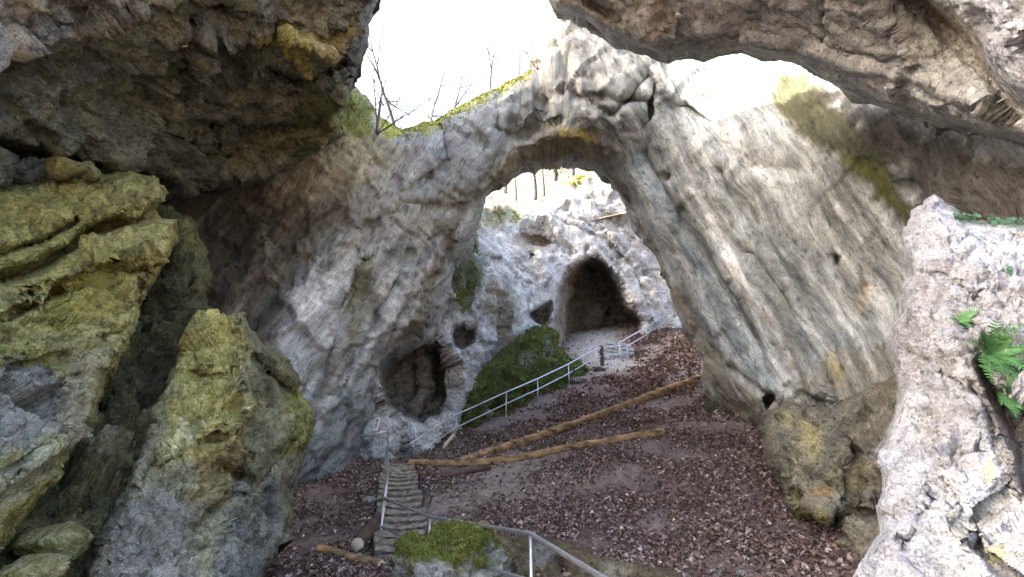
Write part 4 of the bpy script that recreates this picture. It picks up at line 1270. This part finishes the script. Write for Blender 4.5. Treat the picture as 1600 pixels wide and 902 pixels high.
# stones jammed in the crevice
for px, py, Y, sz, lab, k in [(92, 842, 4.9, (.32, .25, .2), 'rounded yellow-green stone wedged low in the crevice', 1), (55, 892, 4.2, (.36, .2, .12), 'flat green-tinged stone at the bottom of the crevice', 2),
                              (140, 268, 7.0, (.22, .2, .16), 'small round stone sitting on top of the leaning slab', 3), (100, 262, 6.6, (.3, .25, .22), 'brown lumpy stone beside the round one on the leaning slab', 4),
                              (345, 510, 8.3, (.25, .2, .2), 'small stone resting on the ridged boulder top', 6)]:
    stone('wedged_stone', at1(px, py, Y), sz, lab, (0.30, 0.29, 0.15) if k in (1, 2, 3) else (0.20, 0.18, 0.08), (0.24, 0.22, 0.08), 70 + k, (40, 26), 10, .14)

# ------------------------------------------------------------------ fallen leaves
def leaf_litter(n, seed):
    r_ = np.random.default_rng(seed)
    # candidates over the slope, thinned with distance
    X = r_.uniform(-9, 15, n * 8)
    Y = r_.uniform(4.5, 37, n * 8)
    d = np.hypot(X, Y)
    keep = r_.random(len(X)) < np.clip((9.0 / d) ** 1.15, 0, 1)
    P = np.stack([X, Y, np.zeros_like(X)], 1)
    dens = sstep(-.4, .3, fbm(P * .6, 4, 77)) * np.clip(1 - .87 * dirtness(X, Y), 0, 1)
    bare = np.exp(-((X - 3.0) ** 2 / 9 + (Y - 7.2) ** 2 / 1.6))
    tt = ((X - s0.x) * hor.x + (Y - s0.y) * hor.y) / dirv.length
    ww = np.abs((X - s0.x) * hor.y - (Y - s0.y) * hor.x)
    keep &= ~((tt > -.06) & (tt < 1.03) & (ww < .55) & (r_.random(len(X)) < .97))
    keep &= r_.random(len(X)) < np.clip(dens, .02, 1) * (1 - .6 * bare)
    X, Y = X[keep][:n], Y[keep][:n]
    m = len(X)
    z = gzd(X, Y)
    sz = r_.uniform(.018, .065, m) * np.clip(np.hypot(X, Y) / 14, 1, 1.9)
    a = r_.uniform(0, 2 * np.pi, m)
    tl = r_.normal(0, .42, (m, 2))
    ux = np.stack([np.cos(a), np.sin(a), tl[:, 0]], 1)
    vx = np.stack([-np.sin(a), np.cos(a), tl[:, 1]], 1)
    c = np.stack([X, Y, z + r_.uniform(.01, .05, m)], 1)
    cu = r_.uniform(-.2, .9, m)[:, None] * np.array([0, 0, 1.0])
    s_ = sz[:, None]
    V = np.concatenate([c - ux * s_, c - vx * s_ * .6 + cu * s_, c + ux * s_, c + vx * s_ * .6 + cu * s_])
    i = np.arange(m)
    T = np.concatenate([np.stack([i, i + m, i + 2 * m], 1), np.stack([i, i + 2 * m, i + 3 * m], 1)])
    pal = np.array([(0.15, 0.098, 0.08), (0.20, 0.135, 0.11), (0.10, 0.066, 0.057), (0.25, 0.18, 0.15), (0.33, 0.265, 0.225), (0.46, 0.40, 0.36), (0.17, 0.095, 0.075)])
    cl = pal[r_.choice(7, m, p=[.24, .2, .18, .15, .11, .06, .06])] * r_.uniform(.75, 1.25, (m, 1))
    return V, T, np.concatenate([cl] * 4)
V, T, C = leaf_litter(150000, 5)
ll = obj('fallen_leaves', mesh('fallen_leaves', V, T, C, smooth=False), M_LEAF, kind='stuff', label='brown and purple fallen beech leaves covering the slope', cat='leaves')

# moss on the bank and on the arch crest
def surf_tufts(o, poly_fn, n, size, cols, seed):
    me = o.data
    nv = len(me.vertices)
    co = np.zeros(nv * 3, np.float32)
    me.vertices.foreach_get('co', co)
    co = co.reshape(-1, 3).astype(float)
    lv = np.zeros(len(me.loops), np.int32)
    me.loops.foreach_get('vertex_index', lv)
    q = lv.reshape(-1, 4)
    w_ = poly_fn(co)
    sel = w_[q].min(1) > .02
    tufts(o, co, q[sel], w_, n, size, cols, seed=seed)
def bank_w(co):
    return sstep(-.35, .1, fbm(co * .9, 3, 66)) + .03
surf_tufts(mb, bank_w, 30000, 0.10, [(0.13, 0.17, 0.04), (0.17, 0.2, 0.05), (0.08, 0.11, 0.03), (0.1, 0.14, 0.045)], 8)
def crest_w(co):
    x, y = proj(co)
    s1_ = sdpoly(x, y, [(590, 172), (640, 196), (720, 160), (830, 104), (832, 124), (770, 158), (700, 198), (660, 218), (600, 216)])
    s2_ = sdpoly(x, y, [(540, 128), (575, 150), (590, 178), (575, 205), (545, 205), (532, 180)])
    s3_ = sdpoly(x, y, [(1320, 260), (1390, 262), (1425, 380), (1390, 330)])
    return sstep(-4, 4, np.maximum(s1_, s2_)) * sstep(-.3, .2, fbm(co * 1.3, 3, 67) + .2)
YG = [(0.22, 0.24, 0.04), (0.16, 0.19, 0.035), (0.28, 0.28, 0.06), (0.12, 0.15, 0.03)]
surf_tufts(arch, crest_w, 16000, 0.055, YG, 9)
def cliff_w(co):
    x, y = proj(co)
    s1_ = sdpoly(x, y, [(735, 470), (760, 420), (745, 370), (720, 380), (705, 430), (712, 480), (735, 505)])
    s2_ = np.maximum(sdpoly(x, y, [(700, 335), (800, 320), (830, 345), (760, 350), (740, 372), (700, 370)]), sdpoly(x, y, [(866, 285), (945, 258), (960, 268), (900, 292)]))
    return sstep(-4, 4, np.maximum(s1_, s2_)) * sstep(-.1, .2, fbm(co * .8, 3, 68))
surf_tufts(cliff, cliff_w, 12000, 0.09, YG, 10)

# ------------------------------------------------------------------ ferns and leafy plants on the pillar
def fern(loc, nfr, length, label, seed, tilt=(0, -1, .3), group=None):
    r_ = random.Random(seed)
    e = empty('fern', loc, label, 'fern', group)
    for k in range(nfr):
        a = r_.uniform(0, 2 * math.pi)
        d = Vector((math.cos(a), -r_.uniform(.25, .7), math.sin(a) * .75 + .3)).normalized()
        L = length * r_.uniform(.6, 1.1)
        pts = []
        p = Vector((0, 0, 0))
        v = d.copy()
        for i in range(14):
            pts.append(p.copy())
            p += v * L / 13
            v = (v + Vector((0, 0, -.085))).normalized()
        m1 = MB()
        m1.tube(pts, [0.0028 * (1 - i / 15) + .0006 for i in range(14)], 4)
        for i in range(1, 14):
            t = i / 13
            wd = L * 0.24 * math.sin(math.pi * (0.15 + .85 * t) ** .8) + .004
            dd = (pts[i] - pts[i - 1]).normalized()
            sd = dd.cross(Vector((r_.uniform(-.2, .2), -1, .45))).normalized()
            nn = sd.cross(dd)
            for s_ in (-1, 1):
                # a pinna with three small lobes a side
                ax = (sd * s_ * .95 + dd * .35 + nn * r_.uniform(-.15, .1)).normalized()
                cr_ = dd
                base = pts[i]
                pr_ = [(0, .0), (.2, .17), (.3, .1), (.45, .17), (.55, .09), (.7, .12), (.8, .06), (1, 0)]
                Vv = [base + ax * wd * x + cr_ * wd * y for x, y in pr_] + [base + ax * wd * x - cr_ * wd * y for x, y in pr_[1:-1]] 
                n_ = len(pr_)
                Q_, T_ = [], []
                for b in range(1, n_ - 2):
                    Q_.append((b, b + 1, n_ + b, n_ + b - 1))
                T_.append((0, 1, n_))
                T_.append((n_ - 2, n_ - 1, n_ + n_ - 3))
                m1.add(Vv, Q_, T_)
        m1.build('frond', M_FERN, e, smooth=False)
    return e
fern(surf_at(pl, 1552, 548, .07), 26, 0.24, 'large green fern growing from the dark crack of the pale pillar', 3)
fern(surf_at(pl, 1582, 620, .12), 10, 0.22, 'fern hanging low in the dark crack below the large fern', 5)
fern(surf_at(pl, 1500, 500, .03), 8, 0.13, 'small flat fern on the pillar face above the crack', 6)
def ivy(loc, n, spread, leaf, label, seed):
    r_ = random.Random(seed)
    e = empty('leafy_plant', loc, label, 'plant')
    for k in range(n):
        c = Vector((r_.uniform(-1, 1) * spread[0], r_.uniform(-1, 1) * spread[1], r_.uniform(0, 1) * spread[2]))
        a = r_.uniform(0, 6.28)
        ax = Vector((math.cos(a), r_.uniform(-.5, .1), math.sin(a))).normalized()
        nn = Vector((r_.uniform(-.6, .6), -1, .5)).normalized()
        bx_ = ax.cross(nn).normalized()
        L = leaf * r_.uniform(.6, 1.2)
        m1 = MB()
        pr_ = [(0, 0, 0), (.15, .42, .05), (.4, .34, .03), (.55, .5, .0), (.75, .25, -.03), (1, 0, -.1)]
        V = [c + ax * L * x + bx_ * L * y + nn * L * z_ for x, y, z_ in pr_] + [c + ax * L * x - bx_ * L * y + nn * L * z_ for x, y, z_ in pr_[1:-1]]
        Q = [(1, 2, 7, 6), (2, 3, 8, 7), (3, 4, 9, 8)]
        T = [(0, 1, 6), (4, 5, 9)]
        m1.add(V, Q, T)
        m1.tube([Vector((c.x * .4, c.y * .4, -0.02)), c], .0015, 4)
        m1.build('leaf', M_IVY, e, smooth=False)
    return e
ivy(surf_at(pl, 1566, 350, .015), 22, (.07, .04, .06), .045, 'small leafy plant on the ledge on top of the pillar', 1)
ivy(surf_at(pl, 1594, 345, .015), 16, (.05, .04, .07), .04, 'leafy sprig beside a stone at the pillar top edge', 2)
ivy(surf_at(pl, 1505, 342, .015), 26, (.13, .05, .02), .035, 'low creeping green plant along the pillar crest', 3)
ivy(surf_at(pl, 1578, 425, .015), 10, (.03, .02, .05), .03, 'tiny green seedling in a pit of the pillar face', 4)
stone('loose_stone', surf_at(pl, 1588, 360, .01), (.05, .05, .035), 'reddish brown stone lying on the pillar ledge', (0.30, 0.16, 0.11), (0.24, 0.13, 0.09), 91, (26, 18), 8, .1)

# ------------------------------------------------------------------ trees and shrubs
def tree(name, label, foot, height, r0, seed, lean=(0, 0), depth=4, mat=None, group='bare trees on the hill', start=.35, cat='tree', nb=5, crown=None):
    r_ = random.Random(seed)
    e = empty(name, foot, label, cat, group)
    tr, br = MB(), MB()
    pts, rad = [], []
    p = Vector((0, 0, -.4))
    n = 12
    v = Vector((lean[0], lean[1], 1)).normalized()
    for i in range(n + 1):
        pts.append(p.copy())
        rad.append(r0 * (1 - .88 * i / n))
        v = (v + Vector((r_.uniform(-.09, .09), r_.uniform(-.09, .09), .03))).normalized()
        p += v * height / n
    tr.tube(pts, rad, 8)
    def grow(p, v, L, r, dep):
        q, rr2 = [p.copy()], [r]
        k = 5
        for i in range(k):
            v = (v + Vector((r_.uniform(-.22, .22), r_.uniform(-.22, .22), r_.uniform(-.08, .18)))).normalized()
            p = p + v * L / k
            q.append(p.copy())
            rr2.append(r * (1 - .8 * (i + 1) / k))
        br.tube(q, [max(x_ * 1.5, .02 if height > 15 else .012) for x_ in rr2], 5 if dep > 1 else 3, cap=False)
        if dep <= 0:
            return
        for j in range(r_.randint(2, 4)):
            i = r_.randint(1, k)
            w2 = (v + Vector((r_.uniform(-.9, .9), r_.uniform(-.9, .9), r_.uniform(-.3, .6)))).normalized()
            grow(q[i], w2, L * r_.uniform(.45, .7), rr2[i] * .7 + .0015, dep - 1)
    for j in range(nb):
        t = start + (1 - start) * (j + r_.random() * .7) / nb
        i = min(int(t * n), n - 1)
        a = r_.uniform(0, 6.28)
        grow(pts[i], Vector((math.cos(a), math.sin(a), r_.uniform(.15, .7))).normalized(), height * r_.uniform(.18, .32) * (1.2 - t * .6), rad[i] * .55, depth - 2)
    tr.build('trunk', mat or M_BARK, e)
    br.build('crown', mat or M_BARK, e)
    return e
def on_hill(px, Y):
    x = (px - PX0) / F * Y * 1.12
    return Vector((x, Y, hill_z(x, Y)))
TR = [(808, 37, 13, .14, (0, 0), 'slim pale twin trunk tree above the far cliff'), (838, 38, 16, .22, (0, 0), 'thick pale tree trunk on the terrace above the far cliff'),
      (852, 39, 14, .13, (-.05, 0), 'pale trunk leaning beside the thick tree on the terrace'), (776, 36.5, 7, .06, (.05, 0), 'thin dark sapling at the cliff edge terrace'), (795, 36.2, 8, .06, (-.03, 0), 'thin grey sapling next to the twin trunk tree'),
      (625, 46, 26, .42, (0, 0), 'tall straight bare tree seen through the roof hole'), (690, 52, 24, .38, (0.02, 0), 'tall bare tree with fine twigs behind the arch crest'), (745, 42, 22, .34, (.22, 0), 'leaning bare tree behind the mossy arch crest'),
      (790, 56, 26, .26, (-.03, 0), 'distant bare tree above the arch saddle'), (590, 54, 25, .26, (.02, 0), 'bare tree partly behind the dark roof edge'), (900, 48, 22, .24, (.03, 0), 'bare tree above the bright cliff top'), (665, 64, 28, .45, (0, 0), 'farthest tall bare tree on the hill')]
for k, (px, Y, h, r0, ln, lab) in enumerate(TR):
    tree('bare_tree', lab, on_hill(px, Y), h, r0, 40 + k, ln, 4, None, nb=7 if h > 15 else 4, start=.3 if h > 15 else .5)
# small shrubs rooted on the crest
def shrub(px, py, Y, stems, label, seed):
    loc = surf_at(arch if Y < 20 else cliff, px, py)
    Y = loc.y
    r_ = random.Random(seed)
    e = empty('bare_shrub', loc, label, 'shrub', 'bare shrubs on the arch crest')
    for (qx, qy, dY, r) in stems:
        tip = at1(qx, qy, Y + dY) - loc
        pts = []
        for i in range(9):
            t = i / 8
            pts.append(tip * t + Vector((math.sin(t * 5 + qx) * .05 * t * tip.length * .6, 0, .10 * math.sin(math.pi * t) * (1 if qx < 620 else -.6))))
        m1 = MB()
        m1.tube(pts, [r * 1.9 * (1 - .7 * i / 8) for i in range(9)], 5)
        for i in range(3, 9):
            for _ in range(2):
                d = Vector((r_.uniform(-1, 1), r_.uniform(-.6, .6), r_.uniform(-.2, 1))).normalized()
                L = tip.length * r_.uniform(.08, .2)
                q = pts[i]
                m1.tube([q, q + d * L * .5 + Vector((0, 0, .02)), q + d * L], [r * .6, r * .5, r * .3], 3, cap=False)
        m1.build('stem', M_TWIG, e)
    return e
shrub(590, 210, 13.6, [(640, 172, .1, .022), (676, 150, .2, .016), (600, 120, .3, .024), (604, 92, .4, .016), (586, 100, 0, .015), (648, 118, .5, .012)], 'leafless shrub with one long arching branch on the mossy saddle', 2)
shrub(842, 110, 15.4, [(815, 75, 0, .016), (828, 60, .3, .014), (860, 80, -.2, .012)], 'sparse dry twigs at the crest beside the sunlit horn', 3)
shrub(770, 335, 28.6, [(745, 300, .3, .03), (790, 310, .2, .03), (760, 285, .5, .035), (785, 295, .2, .02)], 'thin brush growing on the far cliff ledge', 4)
shrub(815, 330, 29.5, [(800, 300, .3, .03), (835, 345, -.6, .03), (830, 300, .4, .03)], 'tangled brush hanging over the far cliff edge', 5)
# an evergreen on the hill
ev = on_hill(872, 50)
e = empty('evergreen_tree', ev, 'pale green evergreen above the right end of the cliff', 'tree')
m1 = MB()
m1.tube([Vector((0, 0, -.5)), Vector((0, 0, 8)), Vector((0, 0, 15))], [.25, .16, .03], 8)
m1.build('trunk', M_BARK, e)
r_ = np.random.default_rng(3)
n = 5200
h = r_.uniform(.12, 1, n)
rad = (1.02 - h) * 3.4 * np.sqrt(r_.random(n)) * (0.75 + .25 * np.sin(h * 60))
a = r_.uniform(0, 6.28, n)
c = np.stack([np.cos(a) * rad, np.sin(a) * rad, h * 15 - rad * .25], 1)
d1_ = np.stack([np.cos(a), np.sin(a), r_.uniform(-.5, .1, n)], 1) * r_.uniform(.15, .45, (n, 1))
d2_ = np.stack([-np.sin(a), np.cos(a), r_.uniform(-.3, .3, n)], 1) * .10
V = np.concatenate([c - d2_, c + d2_, c + d1_])
T = np.stack([np.arange(n), np.arange(n) + n, np.arange(n) + 2 * n], 1)
obj('crown', mesh('crown', V, T, smooth=False), M_EVER, e)

# ------------------------------------------------------------------ small notice on the wall
sg = surf_at(cliff, 588, 662, .06)
e = empty('wall_notice', sg, 'tiny white notice with dark marks fixed to the rock', 'sign')
m1 = MB()
V, Q = block(.16, .42, .02)
R_ = Matrix.Rotation(math.radians(8), 4, 'Y')
m1.add([R_ @ (Vector(v) - Vector((.08, 0, .21))) for v in V], Q)
m1.build('panel', M_SIGN, e, smooth=False)
for k, (zz, ww) in enumerate(((.12, .10), (.04, .07), (-.04, .10), (-.12, .06))):
    V, Q = block(ww, .045, .008)
    m2 = MB()
    V = [(min(max(x, 0), ww), y * .3, z_) for x, y, z_ in V]
    m2.add([R_ @ (Vector(v) - Vector((ww / 2, .034, .02 - zz))) for v in V], Q)
    m2.build('mark', M_INK, e, smooth=False)
